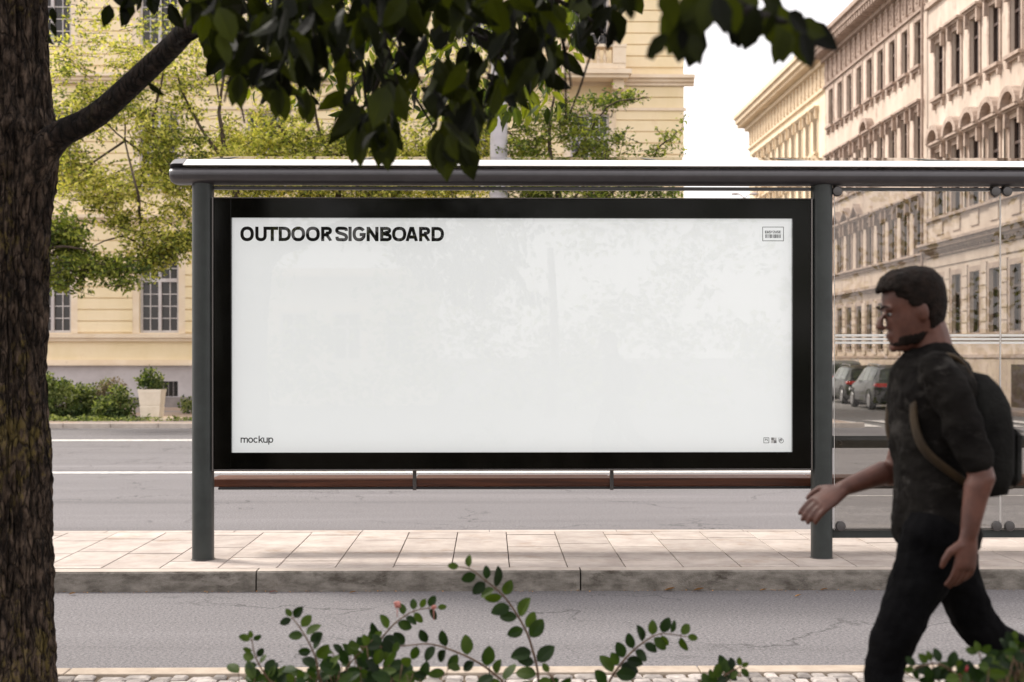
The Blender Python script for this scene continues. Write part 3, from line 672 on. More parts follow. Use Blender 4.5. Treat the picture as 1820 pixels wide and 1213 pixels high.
def bush(name,label,px0,px1,py0,py1,Y,n,mat,L=.08,cat='bush',dry=None,group=None):
    a=P(px0,py1,Y); b2=P(px1,py0,Y); cxx=(a.x+b2.x)/2; base=.096; H=b2.z-base; wd=(b2.x-a.x)/2
    r=empty(name,(cxx,Y,base),label,cat,group); m=MB(); ms=MB(); o_=(cxx,Y,base)
    for k in range(n):
        t=rn.random(); x=cxx+rn.uniform(-1,1)*wd*(1-.35*t); z=base+.05+H*t*rn.uniform(.5,1); y=Y+rn.uniform(-.5,.5)*wd*.8
        ms.tube([(cxx+(x-cxx)*.4,Y,base),(cxx+(x-cxx)*.8,(y+Y)/2,base+(z-base)*.6),(x,y,z)],[.012,.008,.003],4)
        cloud(m,(x,y,z),(.2,.2,.16),95,L,L*.6,rn,(0,1) if t>.3 else (0,.5))
    m.build('foliage',mat,r,o_,tones=True); ms.build('stems',M['stem'],r,o_); return r
bush('hedge_bush','broad green bush beside the bare tree trunk on far verge',60,150,664,757,30.5,34,M['bush'])
bush('hedge_bush','low dark green bush touching the cream planter',170,246,698,757,30.3,30,M['bush'])
bush('hedge_bush','middle green bush with loose pale shoots on far verge',118,200,676,757,30.9,26,M['bush'])
bush('dry_bush','brown dry flowering bush standing behind the green bushes',176,226,660,740,30.8,16,M['drybush'],.06)
bush('hedge_bush','green bush mostly hidden by the left shelter post',318,470,700,752,33.5,20,M['bush'])
m=MB(); cloud(m,(X_(150,30),29.9,.13),(3.2,.35,.07),1500,.09,.04,rn,(.2,1)); tag(m.build('verge_grass',M['bush'],tones=True),'strip of yellow green grass under bushes at far kerb','grass',None,'stuff')
mY=29.4; mc=X_(886.5,mY); r=empty('mast',(mc,mY,.096),'thick pale grey concrete mast rising behind the signboard','mast')
m=MB(); m.lathe((mc,mY,0),[(.23,0),(.23,.6),(.205,.62),(.20,5.0),(.20,5.01),(.205,5.02),(.205,5.07),(.195,5.08),(.17,9)],24); autosmooth(m.build('pole',M['mast'],r,(mc,mY,.096))); 
m=MB(); m.lathe((mc,mY,9),[(.17,0),(.2,.02),(.16,.15),(.02,.2)],20); m.build('cap',M['mast'],r,(mc,mY,.096))
# distant street lamp in the gap over the board
lY=60; lp=P(1323,347,lY); lg=gz(lp.x,lY); r=empty('street_lamp',(lp.x,lY,lg),'small distant street lamp with two arms seen between roof beam and signboard','street lamp')
m=MB(); m.tube([(lp.x,lY,lg),(lp.x,lY,lp.z-.1)],[.09,.05],10); m.build('pole',M['mast'],r,(lp.x,lY,lg))
for sg in (-1,1):
    m=MB(); m.tube([(lp.x,lY,lp.z-.15),(lp.x+sg*.2,lY,lp.z+.02),(lp.x+sg*.35,lY,lp.z+.06)],.03,6); am=m.build('arm',M['mast'],r,(lp.x,lY,lg)); m=MB(); m.ell((lp.x+sg*.42,lY,lp.z+.05),(.2,.12,.06)); m.build('lamp_head',M['mast'],am,(lp.x,lY,lg))

# ------------------------------------------------------------------ cars
def car(label,x,y,rz,col,H=1.55,L=4.4,name='parked_car'):
    z=gz(x,y); r=empty(name,(x,y,z),label,'car','cars parked along the side street'); r.rotation_euler=(0,0,rz)
    # local: rear left corner at origin, +y forward, +x to the right
    Wd=1.82; c=Wd/2; k=H/1.55
    st=[ # y, zlow, wl, zbelt, wb, zroof, wr
     (0.00,.42,.74,.88,.76,.90,.60),(0.10,.30,.84,.96,.84,.99,.70),(.30,.24,.89,.98,.87,1.44,.60),(.55,.22,.90,.98,.88,1.53,.63),(1.2,.20,.905,.97,.89,1.57,.65),
     (2.0,.20,.905,.96,.89,1.56,.65),(2.6,.20,.905,.95,.89,1.48,.63),(3.15,.22,.90,.95,.87,1.02,.68),(3.9,.24,.88,.86,.82,.90,.66),(4.25,.30,.80,.72,.76,.76,.6),(4.4,.40,.70,.60,.66,.62,.5)]
    st=[(a*L/4.4,b,cc,d*k,e,f*k,g) for a,b,cc,d,e,f,g in st]
    rings=[]
    for yy,zl,wl,zb,wb,zr_,wr in st:
        half=[(wl*.9,zl),(wl,zl+.1),(wl+.01,(zl+zb)/2),(wb,zb-.04),(wb-.02,zb),(wr+.02,zr_-.05 if zr_-zb>.2 else zb+(zr_-zb)*.6),(wr*.8,zr_),(wr*.3,zr_+.01)]
        ring=[(c+h,yy,q) for h,q in half]+[(c-h,yy,q) for h,q in half[::-1]]; rings.append(ring)
    m=MB(); m.rings(rings); b=autosmooth(m.build('body',col,r),35)
    def g(i,s,t,off): # point on greenhouse at station interp i, side s, height t
        i0=int(i); fr=i-i0; A=st[i0]; Bs=st[min(i0+1,len(st)-1)]; v=[A[q]*(1-fr)+Bs[q]*fr for q in range(7)]
        z=v[3]+(v[5]-.05-v[3])*t; w=(v[4]-.02)*(1-t)+(v[6]+.02)*t+off; return (c+s*w,v[0],z)
    for s in (-1,1):
        for i0,i1 in ((2.6,4.0),(4.08,5.0),(5.08,6.6)):
            m=MB(); m.add([g(i0,s,.08,.006),g((i0+i1)/2,s,.08,.006),g(i1,s,.08,.006),g(i1,s,.9,.006),g((i0+i1)/2,s,.9,.006),g(i0,s,.9,.006)],[(0,1,4,5),(1,2,3,4)]); m.build('side_window',M['carglass'],r)
    m=MB(); A,Bs=st[1],st[2]; f=lambda t,s,w:(c+s*w,A[0]+(Bs[0]-A[0])*t-.012,A[5]+(Bs[5]-A[5])*t); m.add([f(.12,-1,.66),f(.12,1,.66),f(.86,1,.56),f(.86,-1,.56)],[(0,1,2,3)]); m.build('rear_window',M['carglass'],r)
    m=MB(); A,Bs=st[6],st[7]; f=lambda t,s,w:(c+s*w,A[0]+(Bs[0]-A[0])*t+.01,A[5]+(Bs[5]-A[5])*t+.012); m.add([f(.08,-1,.56),f(.08,1,.56),f(.95,1,.64),f(.95,-1,.64)],[(0,1,2,3)]); m.build('windscreen',M['carglass'],r)
    for s in (-1,1):
        m=MB(); m.bbox(c+s*.62-.17,c+s*.62+.17,-.02,.22,.80*k,.93*k,.02); m.bbox(c+s*.80-.07,c+s*.80+.085,-.0,.30,.81*k,.93*k,.02); m.build('tail_light',M['tail'],r)
        m=MB(); m.bbox(c+s*.70-.15,c+s*.70+.15,L-.28,L-.06,.58*k,.70*k,.03); m.build('headlight',M['plate'],r)
        m=MB(); m.bbox(c+s*(Wd/2+.08)-.08,c+s*(Wd/2+.08)+.08,3.0,3.12,.98*k,1.12*k,.03); m.build('mirror',M['plastic'],r)
        for yy in (.82,L-.85):
            w_=MB(); w_.lathe((c+s*.80-.11*(s>0)-.0+(0 if s>0 else -.11),yy,.325),[(.01,0),(.32,0),(.335,.03),(.335,.19),(.32,.22),(.01,.22)],24,'x'); wh=autosmooth(w_.build('wheel',M['tyre'],r)); 
            w_=MB(); xo=c+s*.915; w_.lathe((xo-.005,yy,.325),[(.02,0),(.225,0),(.235,.01),(.02,.012)],20,'x')
            w_.build('rim',M['rim'],wh)
            w_=MB(); rg=[]; 
            for q in range(13):
                a=PI*q/12; rg.append([(c+s*.90,yy+math.cos(a)*.37,.33+math.sin(a)*.37),(c+s*.925,yy+math.cos(a)*.37,.33+math.sin(a)*.37),(c+s*.925,yy+math.cos(a)*.41,.33+math.sin(a)*.41),(c+s*.90,yy+math.cos(a)*.41,.33+math.sin(a)*.41)])
            w_.rings(rg); w_.build('wheel_arch',M['plastic'],r)
    m=MB(); m.bbox(c-.80,c+.80,-.06,.25,.36,.62*k,.04); m.build('rear_bumper',col,r)
    m=MB(); m.bbox(c-.72,c+.72,-.075,.2,.26,.40,.03); m.build('bumper_trim',M['plastic'],r)
    m=MB(); m.box(c-.26,c+.26,-.072,-.05,.60*k,.71*k); m.build('number_plate',M['plate'],r)
    for s in (-1,1):
        m=MB(); m.tube([(c+s*.6,.6,1.52*k),(c+s*.6,.75,1.60*k),(c+s*.6,2.1,1.61*k),(c+s*.6,2.3,1.53*k)],.018,6); m.build('roof_rail',M['rim'],r)
    return r
car('dark grey estate car with silver roof rails, nearest parked car behind the walking man',X_(1553,46.7),46.7,math.radians(-3),paint('paint_graphite',(.03,.032,.035)),1.55)
car('black hatchback parked second in the row, seen left of grey car through glass',X_(1503,52.6),52.6,math.radians(-3),paint('paint_black',(.008,.008,.008)),1.5)
car('silver roofed car third in the row beside shelter post',X_(1470,59.5),59.5,math.radians(-3),paint('paint_silver',(.12,.125,.13)),1.68)

# ------------------------------------------------------------------ bus shelter
SY=9.15
LP,RP=(X_(341,SY),X_(379,SY)),(X_(1443,SY),X_(1480,SY))
o_=(LP[0],SY,KH); SH=empty('bus_shelter',o_,'dark grey steel bus shelter with long rounded roof beam and glass bay','bus shelter')
def shp(name,mb,mat,par=None,sm=False,label=None):
    o=mb.build(name,mat,par or SH,o_,label=label); 
    if sm: autosmooth(o)
    return o
zbm0,zbm1=Z_(330,SY),Z_(283,SY)
XE=9.2
for (a,b_) in (LP,RP,(RP[0]+4.16,RP[1]+4.16)):
    m=MB(); c=(a+b_)/2; hw=(b_-a)/2; ring=[]
    for k in range(28):
        t=2*PI*k/28; ring.append((c+math.copysign(abs(math.cos(t))**.8,math.cos(t))*hw,SY+.02+math.copysign(abs(math.sin(t))**.8,math.sin(t))*hw))
    m.rings([[(x,y,z) for x,y in ring] for z in (KH-.02,.8,1.6,2.4,zbm0+.03)]); p=shp('post',m,M['steel'],None,True)
    m=MB(); m.rings([[(c+(x-c)*s,SY+.02+(y-SY-.02)*s,z) for x,y in ring] for s,z in ((1.10,KH-.01),(1.10,KH+.004),(1.0,KH+.006))]); shp('base_plate',m,M['bolt'],p)
# roof beam: half round lower body and slanted lip, sky brightness put into its colour
bh=zbm1-zbm0; yc=SY+.0
def beam_profile(s=1.0):
    pr=[]
    for k in range(13):
        t=-PI/2+PI*.93*k/12-.12; pr.append((yc-.015-math.cos(t)*.088*s, zbm0+.058+math.sin(t)*.056*s))
    return pr
xa,xb=X_(330,SY),XE
pr=beam_profile(); poly=pr+[(yc+.06,zbm0+.112),(yc+.06,zbm0+.004)]
m=MB(); m.prism(poly,xa,xb,lambda p,q,a:(a,p,q)); shp('roof_beam',m,M['beam'],None,True)
lip=[(yc-.088,zbm0+.121),(yc-.082,zbm0+.128),(yc+.02,zbm1-.004),(yc+.05,zbm1),(yc+.16,zbm1+.012),(yc+.16,zbm1-.004),(yc+.05,zbm0+.119)]
m=MB(); m.prism(lip,xa,xb,lambda p,q,a:(a,p,q)); shp('roof_lip',m,M['alu'])
# end cap
m=MB(); full=poly[:13]+[(yc-.082,zbm0+.132),(yc+.02,zbm1-.001),(yc+.05,zbm1+.003),(yc+.06,zbm0+.004)]
cy0,cz0=yc,zbm0+bh/2; rg=[]
for s,dx in ((1.01,.0),(1.01,-.055),(.97,-.075),(.86,-.09),(.6,-.097)): rg.append([(xa+dx,cy0+(p-cy0)*s,cz0+(q-cz0)*s) for p,q in full])
m.rings(rg); shp('end_cap',m,M['beam'],None,True)
# glass roof rising to the rear with ribs
slope=(zbm1-.02-EYE)/SY*1.22
m=MB(); ra,rb=SY+.16,SY+1.45
m.add([(xa-.05,ra,zbm1+.002),(xb,ra,zbm1+.002),(xb,rb,zbm1+.002+(rb-ra)*slope),(xa-.05,rb,zbm1+.002+(rb-ra)*slope)],[(0,1,2,3)]); shp('roof_pane',m,M['roofglass'])
for x in [LP[0]+.07+k*1.04 for k in range(11)]:
    m=MB(); m.prism([(ra-.1,zbm1-.012),(rb,zbm1-.012+(rb-ra)*slope),(rb,zbm1-.0+(rb-ra)*slope),(ra-.1,zbm1-.0)],x-.02,x+.02,lambda p,q,a:(a,p,q)); shp('roof_rib',m,M['steel'])
# rail under beam
m=MB(); m.bbox(LP[1]-.01,XE,SY+.02,SY+.07,Z_(337,SY),Z_(331.5,SY),.003); shp('upper_rail',m,M['beam'])
# glass bay
bx0,bx1=RP[1],XE; gx=X_(1779,SY-.01)
gy=SY+.0
for a,b_ in ((X_(1483.5,gy),gx-.005),(gx+.005,gx+1.18),(gx+1.19,gx+2.36)):
    m=MB(); m.bbox(a,b_,gy,gy+.010,Z_(944,gy),Z_(338,gy),.0015); gp=shp('glass_panel',m,M['glass'])
    for y0,y1 in ((594.2,598.4),(600.8,604.9),(607.4,611.6)):
        m=MB(); m.box(a+.002,b_-.002,gy-.0015,gy-.0006,Z_(y1,gy),Z_(y0,gy)); shp('stripe',m,M['stripe'],gp)
    m=MB(); m.box(a-.0035,a-.0005,gy,gy+.010,Z_(944,gy),Z_(338,gy)); m.box(b_+.0005,b_+.0030,gy,gy+.010,Z_(944,gy),Z_(338,gy)); shp('polished_edge',m,M['alu'],gp)
for y0,y1 in ((776,798),(943,959)):
    m=MB(); m.bbox(bx0-.01,XE,gy+.03,gy+.075,Z_(y1,gy),Z_(y0,gy),.004); shp('cross_rail',m,M['steel'])
for px,py in ((1487,341),(1768,341),(1788.5,341),(1493,935),(1770,935),(1793,935)):
    c=P(px,py,gy); m=MB(); m.lathe((c.x,gy-.03,c.z),[(.012,0),(.030,.002),(.035,.01),(.035,.024),(.028,.03)],20,'y'); m.tube([(c.x,gy,c.z),(c.x,gy+.05,c.z),(c.x,gy+.06,c.z+(.05 if py<500 else -.05))],.012,8); shp('glass_fitting',m,M['bolt'],None,True)
for px,py in ((1496,788),):
    c=P(px,py,gy); m=MB(); m.lathe((c.x,gy+.020,c.z),[(.002,0),(.011,.001),(.013,.01)],14,'y'); m.lathe((c.x,gy+.016,c.z),[(.002,0),(.005,.001),(.006,.004)],8,'y'); shp('bolt',m,M['bolt'])
m=MB(); a,b_=P(1480,341,gy),P(1487,337,gy); m.tube([(RP[1]-.005,SY,a.z-.0),(b_.x,SY-.005,b_.z)],.012,8); m.tube([P(1768,341,gy),P(1788,341,gy)],.012,8); shp('fitting_arm',m,M['bolt'])
# billboard
BF=SY-.03; bo=P(378,352,BF); br_=P(1443,835,BF); si=P(411,387,BF); sj=P(1409,804,BF)
ob=(bo.x,BF,br_.z); SB=empty('signboard',ob,'wide backlit advertising signboard in black frame reading outdoor signboard','signboard')
def sbp(name,mb,mat,par=None): return mb.build(name,mat,par or SB,ob)
x0,x1,z0,z1=bo.x+.006,br_.x-.008,br_.z+.008,bo.z-.004; ix0,ix1,iz0,iz1=si.x,sj.x,sj.z,si.z
m=MB(); dF,dB=BF,BF+.13
m.bbox(x0,ix0,dF,dB,z0,z1,.004); m.bbox(ix1,x1,dF,dB,z0,z1,.004); m.box(ix0-.003,ix1+.003,dF+.0015,dB,iz1,z1-.002); m.box(ix0-.003,ix1+.003,dF+.0015,dB,z0+.002,iz0); sbp('frame',m,M['black'])
m=MB(); m.box(x0,x1,dB-.01,dB+.004,z0,z1); sbp('back_panel',m,M['steel'])
m=MB(); t=.008
m.bbox(x0-.012,x0-.002,dF-.004,dB,z0-.012,z1+.008,.002); m.bbox(x1+.002,x1+.014,dF-.004,dB,z0-.012,z1+.008,.002); m.bbox(x0-.001,x1+.001,dF-.004,dB,z1+.002,z1+.009,.002); m.bbox(x0-.001,x1+.001,dF-.004,dB,z0-.013,z0-.002,.002); sbp('trim',m,M['trim'])
PYp=BF+.035
m=MB(); m.add([(ix0-.01,PYp,iz0-.01),(ix1+.01,PYp,iz0-.01),(ix1+.01,PYp,iz1+.01),(ix0-.01,PYp,iz1+.01)],[(0,1,2,3)]); PO=sbp('poster',m,M['poster'])
m=MB(); gy2=BF+.006; m.add([(ix0-.0005,gy2,iz0),(ix1,gy2,iz0),(ix1,gy2,iz1),(ix0,gy2,iz1)],[(0,1,2,3)]); sbp('cover_glass',m,M['posterglass'])
for z in (z1-.12,z0+.14):
    m=MB(); m.bbox(x1+.012,x1+.045,dF+.02,dF+.10,z-.05,z+.05,.003); sbp('bracket',m,M['steel']); m=MB(); m.bbox(LP[1]-.02,x0-.010,dF+.05,dF+.10,z-.05,z+.05,.003); sbp('bracket',m,M['steel'])
# lettering drawn as pen strokes of one width
def rib(m,pts,t,T,closed=False):
    pts=[Vector((a,b_)) for a,b_ in pts]; n=len(pts); L_,R_=[],[]
    for i in range(n):
        if closed: d0=(pts[i]-pts[i-1]).normalized(); d1=(pts[(i+1)%n]-pts[i]).normalized()
        else: d0=(pts[i]-pts[max(i-1,0)]); d1=(pts[min(i+1,n-1)]-pts[i]); d0=d0.normalized() if d0.length>0 else d1.normalized(); d1=d1.normalized() if d1.length>0 else d0
        nn=Vector((-d0.y-d1.y,d0.x+d1.x)).normalized(); k=t/2/max(.5,nn.dot(Vector((-d0.y,d0.x)))); L_.append(pts[i]+nn*k); R_.append(pts[i]-nn*k)
    for i in range(n if closed else n-1):
        j=(i+1)%n; m.add([T(L_[i]),T(L_[j]),T(R_[j]),T(R_[i])],[(0,1,2,3)])
def arc(cx,cy,rx,ry,a0,a1,n=18,p=2.35):
    out=[]
    for i in range(n+1):
        a=math.radians(a0+(a1-a0)*i/n); c,q=math.cos(a),math.sin(a); out.append((cx+math.copysign(abs(c)**(2/p),c)*rx,cy+math.copysign(abs(q)**(2/p),q)*ry))
    return out
def spl(l): return [tuple(v[:2]) for v in smoothpath([Vector((a,b_,0)) for a,b_ in l],6)]
def strokes(ch,w,t):
    h=t/2; S=[]
    if ch=='O': S=[(arc(w/2,.5,w/2-h,.51-h,0,350,36),1)]
    elif ch=='D': S=[([(h,h),(w*.42,h)]+arc(w*.42,.5,w*.58-h,.5-h,-80,80)+[(w*.42,1-h),(h,1-h)],1)]
    elif ch=='U': S=[([(h,1),(h,.4)]+arc(w/2,.38,w/2-h,.39-h,180,360)[1:-1]+[(w-h,.4),(w-h,1)],0)]
    elif ch=='T': S=[([(0,1-h),(w,1-h)],0),([(w/2,0),(w/2,1-t)],0)]
    elif ch=='I': S=[([(w/2,0),(w/2,1)],0)]
    elif ch=='R': S=[([(h,0),(h,1)],0),([(t,1-h),(w*.5,1-h)]+arc(w*.5,.72,w*.45-h,.28-h,85,-85)+[(w*.5,.44+h*.0),(t,.44)],0),([(w*.52,.42),(w-h*1.15,0)],0)]
    elif ch=='B': S=[([(h,0),(h,1)],0),([(t,1-h),(w*.5,1-h)]+arc(w*.5,.75,w*.44-h,.25-h,85,-85)+[(t,.53)],0),([(t,.5),(w*.5,.5)]+arc(w*.52,.28,w*.48-h,.29-h,85,-85)+[(w*.5,h),(t,h)],0)]
    elif ch=='S': S=[(spl([(w-.10,.71),(w*.84,.85),(w*.52,1.01-h),(w*.2,.88),(.10,.73),(w*.26,.585),(w*.52,.52),(w*.80,.42),(w-.09,.27),(w*.80,.12),(w*.5,h-.01),(w*.18,.13),(h,.31)]),0)]
    elif ch=='G': S=[(arc(w/2,.5,w/2-h,.51-h,32,345,34)+[(w-h,.46),(w*.54,.46)],0)]
    elif ch=='N': S=[([(h,0),(h,1)],0),([(w-h,0),(w-h,1)],0),([(h*1.1,.93),(w-h*1.1,.07)],0)]
    elif ch=='A': S=[([(h*1.15,0),(w/2-h*.35,.96)],0),([(w-h*1.15,0),(w/2+h*.35,.96)],0),([(w*.2,.29),(w*.8,.29)],0),([(w/2-h*1.3,1-h*.45),(w/2+h*1.3,1-h*.45)],0)]
    elif ch=='E': S=[([(h,0),(h,1)],0),([(t,1-h),(w,1-h)],0),([(t,.5),(w,.5)],0),([(t,h),(w,h)],0)]
    elif ch=='Y': S=[([(h,1),(w/2,.45),(w/2,0)],0),([(w-h,1),(w/2,.45)],0)]
    elif ch=='2': S=[(spl([(h,.72),(w*.3,1-h),(w*.75,.9),(w*.85,.66),(w*.5,.35),(h,h)])+[(w,h)],0)]
    elif ch=='P': S=[([(h,0),(h,1)],0),([(t,1-h),(w*.5,1-h)]+arc(w*.5,.72,w*.48-h,.28-h,85,-85)+[(t,.44)],0)]
    elif ch=='o': S=[(arc(w/2,.5,w/2-h,.51-h,0,350,30,2.1),1)]
    elif ch=='c': S=[(arc(w/2,.5,w/2-h,.51-h,42,318,26,2.1),0)]
    elif ch=='m': S=[([(h,0),(h,1)],0),([(h,.62)]+arc(w*.29,.66,w*.235-h*.2,.34-h,165,0,12)+[(w/2+h*.0,0)],0),([(w/2,.62)]+arc(w*.745,.66,w*.24-h*.5,.34-h,165,0,12)+[(w-h,0)],0)]
    elif ch=='k': S=[([(h,0),(h,1.36)],0),([(h,.36),(w-h,1)],0),([(w*.38,.62),(w-h*.8,0)],0)]
    elif ch=='u': S=[([(h,1)]+arc(w/2,.36,w/2-h,.37-h,180,345,14)+[(w-h,.4),(w-h,1)],0),([(w-h,0),(w-h,.5)],0)]
    elif ch=='p': S=[([(h,-.34),(h,1)],0),(arc(w/2+h*.3,.5,w/2-h*1.1,.51-h,0,350,28,2.1),1)]
    elif ch=='s': S=[(spl([(w-h,.75),(w*.5,1-h),(h,.75),(w*.5,.5),(w-h,.25),(w*.5,h),(h,.25)]),0)]
    return S
def word(glyphs,pyb,pyt,t,name='lettering'):
    m=MB(); a=P(400,pyb,PYp); H=P(400,pyt,PYp).z-a.z
    for i,(ch,g0,g1) in enumerate(glyphs):
        x0_=X_(g0,PYp); w=(X_(g1,PYp)-x0_)/H; dy_=.0010+.0004*(i%2)
        for k,(pl,cl) in enumerate(strokes(ch,w,t)): rib(m,pl,t,(lambda v,k=k,ch=ch: (x0_+v[0]*H,PYp-dy_-.0001*k,a.z+(min(1,max(0,v[1])) if ch in 'ANRY' else v[1])*H)),bool(cl))
    return sbp(name,m,M['ink'],PO)
word([(c,400+a/4.333,400+b_/4.333) for c,a,b_ in (('O',118,222),('U',233,321),('T',318,410),('D',413,508),('O',510,617),('O',622,730),('R',740,828),('S',850,945),('I',953,973),('G',982,1083),('N',1090,1182),('B',1194,1284),('O',1286,1396),('A',1388,1488),('R',1494,1584),('D',1590,1686))],428.8,403.2,.225)
word([(c,400+a/9.1,400+b_/9.1) for c,a,b_ in (('m',252,368),('o',374,454),('c',459,536),('k',543,617),('u',617,690),('p',699,778))],787.4,778.2,.20)
word([(c,1359.6+3.55*i,1359.6+3.55*i+3.2) for i,c in enumerate('EASY2USE')],413.6,409,.2)
word([('P',1359.6,1362.1),('s',1362.4,1364.6)],785,781.2,.2)
def inkrect(m,px0,py0,px1,py1): a,b2=P(px0,py1,PYp),P(px1,py0,PYp); m.add([(a.x,PYp-.001,a.z),(b2.x,PYp-.001,a.z),(b2.x,PYp-.001,b2.z),(a.x,PYp-.001,b2.z)],[(0,1,2,3)])
def frame(m,px0,py0,px1,py1,t): inkrect(m,px0,py0,px1,py0+t); inkrect(m,px0,py1-t,px1,py1); inkrect(m,px0,py0+t,px0+t,py1-t); inkrect(m,px1-t,py0+t,px1,py1-t)
m=MB(); frame(m,1355,403.5,1393,429,1.0); x=1360; rb=random.Random(5)
while x<1387.5: w_=rb.choice([.4,.6,1.0,1.3]); inkrect(m,x,417,min(x+w_,1388),423.5); x+=w_+rb.choice([.5,.7,.9])
sbp('barcode_mark',m,M['ink'],PO)
m=MB(); frame(m,1357,778,1367,788,.9); sbp('square_mark',m,M['ink'],PO)
m=MB(); inkrect(m,1370.5,778,1375.3,782.9); inkrect(m,1375.4,783,1380.2,788); sbp('checker_mark',m,M['inkgrey'],PO); m=MB(); inkrect(m,1375.4,778,1380.2,782.9); inkrect(m,1370.5,783,1375.3,788); sbp('checker_mark',m,M['inkwhite'],PO)
m=MB(); c=P(1388.7,784,PYp); rr_=4.2/F*SY; n=28
for k in range(n):
    a0,a1=2*PI*k/n,2*PI*(k+1)/n; m.add([(c.x+math.cos(t)*q,PYp-.0012,c.z+math.sin(t)*q) for t,q in ((a0,rr_),(a1,rr_),(a1,rr_*.80),(a0,rr_*.80))],[(0,1,2,3)])
for k in range(4): inkrect(m,1383.4+k*1.9,778.4,1384.4+k*1.9,779.2); inkrect(m,1383.4,779.6+k*1.4,1384.2,780.3+k*1.4)
for k in range(3): inkrect(m,1386.2+k*1.4,780.2+k*.3,1387.0+k*1.4,785-k*.3)
sbp('circle_mark',m,M['ink'],PO)
# bench behind the board
BY=SY+.26; zb1,zb0=Z_(850,BY),Z_(867,BY)
BE=empty('bench',(LP[1],BY,KH),'long narrow red brown wooden bench running behind the signboard','bench')
segs=[(379,737),(737,1087),(1087,1443)]
xs_=[LP[1]-.075]+[X_(737,BY),X_(1087,BY)]+[RP[0]+.07,RP[0]+1.46,RP[0]+2.8,XE-.1]
for i in range(len(xs_)-1):
    m=MB(); 
    for k in range(3): m.bbox(xs_[i]+.002,xs_[i+1]-.002,BY+k*.095,BY+k*.095+.085,zb0+.006,zb1,.008)
    m.build('seat_plank',M['wood'],BE,(LP[1],BY,KH))
for x in xs_[1:-1]:
    m=MB(); m.bbox(x-.010,x+.010,BY-.012,BY+.30,zb0-.016,zb0+.003,.002); m.bbox(x-.013,x+.013,BY-.016,BY-.002,zb0-.016,Z_(837,BY)+.03,.002); m.build('bracket',M['bolt'],BE,(LP[1],BY,KH))
m=MB(); m.bbox(LP[1]-.02,XE-.1,BY-.0,BY+.03,zb0-.012,zb0+.004,.003); m.build('seat_rail',M['plastic'],BE,(LP[1],BY,KH))

# ------------------------------------------------------------------ fallen leaves at kerb
fl=[(1145+35,1047,'tan fallen leaf lying beneath gap between shrubs at kerb foot'),(1232,1049,'largest orange fallen leaf at kerb foot below right end of signboard'),(1350,1053,'orange fallen leaf at kerb foot below right shelter post'),(620,1055,'orange curled leaf at kerb foot left of tall shrub stem'),(477,1054,'dark purple dry leaf on road near left kerb joint'),(1412,1064,'lone leaf lying out on asphalt away from kerb'),(122,1056,'orange leaf at kerb foot next to tree trunk'),(1458,1050,'small orange leaf at kerb foot just left of the walking man')]
for px,py,lb in fl:
    Y=min(2400*1.5/(py-635),KY-.02); p=P(px,py,Y); p.z=.006; m=MB(); a=rn.uniform(-.3,.3); L_=.075 if px in(1180,1232) else .05
    m.leaf(p,Vector((math.cos(a),math.sin(a),.12)),Vector((0,.2,1)),L_,L_*.55,.5,-.1)
    tag(m.build('fallen_leaf',M['pink'] if px==477 else M['fallen'],org=tuple(p)),lb,'leaf','fallen leaves along the kerb').location=p
m=MB()
for k in range(160):
    px=rn.uniform(100,1820); p=Vector((X_(px,KY),KY-abs(rn.gauss(0,.03))-.008,.004)); a=rn.uniform(0,6.3); L_=rn.uniform(.006,.02); m.leaf(p,Vector((math.cos(a),math.sin(a),.2)),Vector((0,.3,1)),L_,L_*.6,.4,0)
tag(m.build('leaf_litter',M['fallen']),'tiny brown crumbs of leaf litter along kerb foot','leaf litter',None,'stuff')

# ------------------------------------------------------------------ foreground tree
TY=6.1
tb=X_(0,TY); TR=empty('large_tree',(tb,TY,0),'thick rough barked tree at left edge with branch and dark leaves over the shelter','tree'); to=(tb,TY,0)
edge=[(-260,80),(0,84),(120,87),(200,93),(235,104),(300,101),(350,96),(400,90),(450,87),(560,83),(650,80),(750,86),(800,91),(900,90),(1000,93),(1100,95),(1213,99),(1400,112),(1490,140)]
def redge(py):
    return redge0(py)-6
def redge0(py):
    for i in range(len(edge)-1):
        if edge[i][0]<=py<=edge[i+1][0]:
            t=(py-edge[i][0])/(edge[i+1][0]-edge[i][0]); return edge[i][1]*(1-t)+edge[i+1][1]*t
    return edge[0][1] if py<0 else edge[-1][1]
m=MB(); rg=[]; nr=620; na=200; ppm=F/TY
zt=Z_(-700,TY); 
for i in range(nr+1):
    z=-.03+(zt+.03)*i/nr; py=HY+(EYE-z)*ppm; r=redge(py)/ppm; ring=[]
    for k in range(na):
        a=2*PI*k/na; ca,sa=math.cos(a),math.sin(a)
        q=Vector((ca*2.2,sa*2.2,z*1.3)); w1=noise.noise(q*1.2)*.6
        f=noise.noise(Vector((ca*11+w1,sa*11+w1,z*2.2))); f2=noise.noise(Vector((ca*24+w1*2,sa*24,z*7))); f3=noise.noise(Vector((ca*60,sa*60,z*26)))
        d=-.024*(1-min(1,abs(f)*4.5))-.012*(1-min(1,abs(f2)*3.5))+.008*f3+.014*noise.noise(q*2)+.006
        rr2=r+d; ring.append((tb+ca*rr2,TY+sa*rr2,z))
    rg.append(ring)
m.rings(rg); m.build('trunk',M['bark'],TR,to,smooth=True)
def Pp(l,Y): return [P(a,b,Y if not isinstance(Y,(list,tuple)) else Y[i]) for i,(a,b) in enumerate(l)]
def limb(m,pts,r0,r1,n=12,k=5,wob=.0):
    sp=smoothpath([Vector(p) for p in pts],k); N_=len(sp); rad=[r0+(r1-r0)*i/(N_-1) for i in range(N_)]
    if wob: sp=[p+Vector((noise.noise(p*6),noise.noise(p*6+Vector((9,0,0))),noise.noise(p*6+Vector((0,9,0)))))*wob for p in sp]
    m.tube(sp,rad,n); return sp
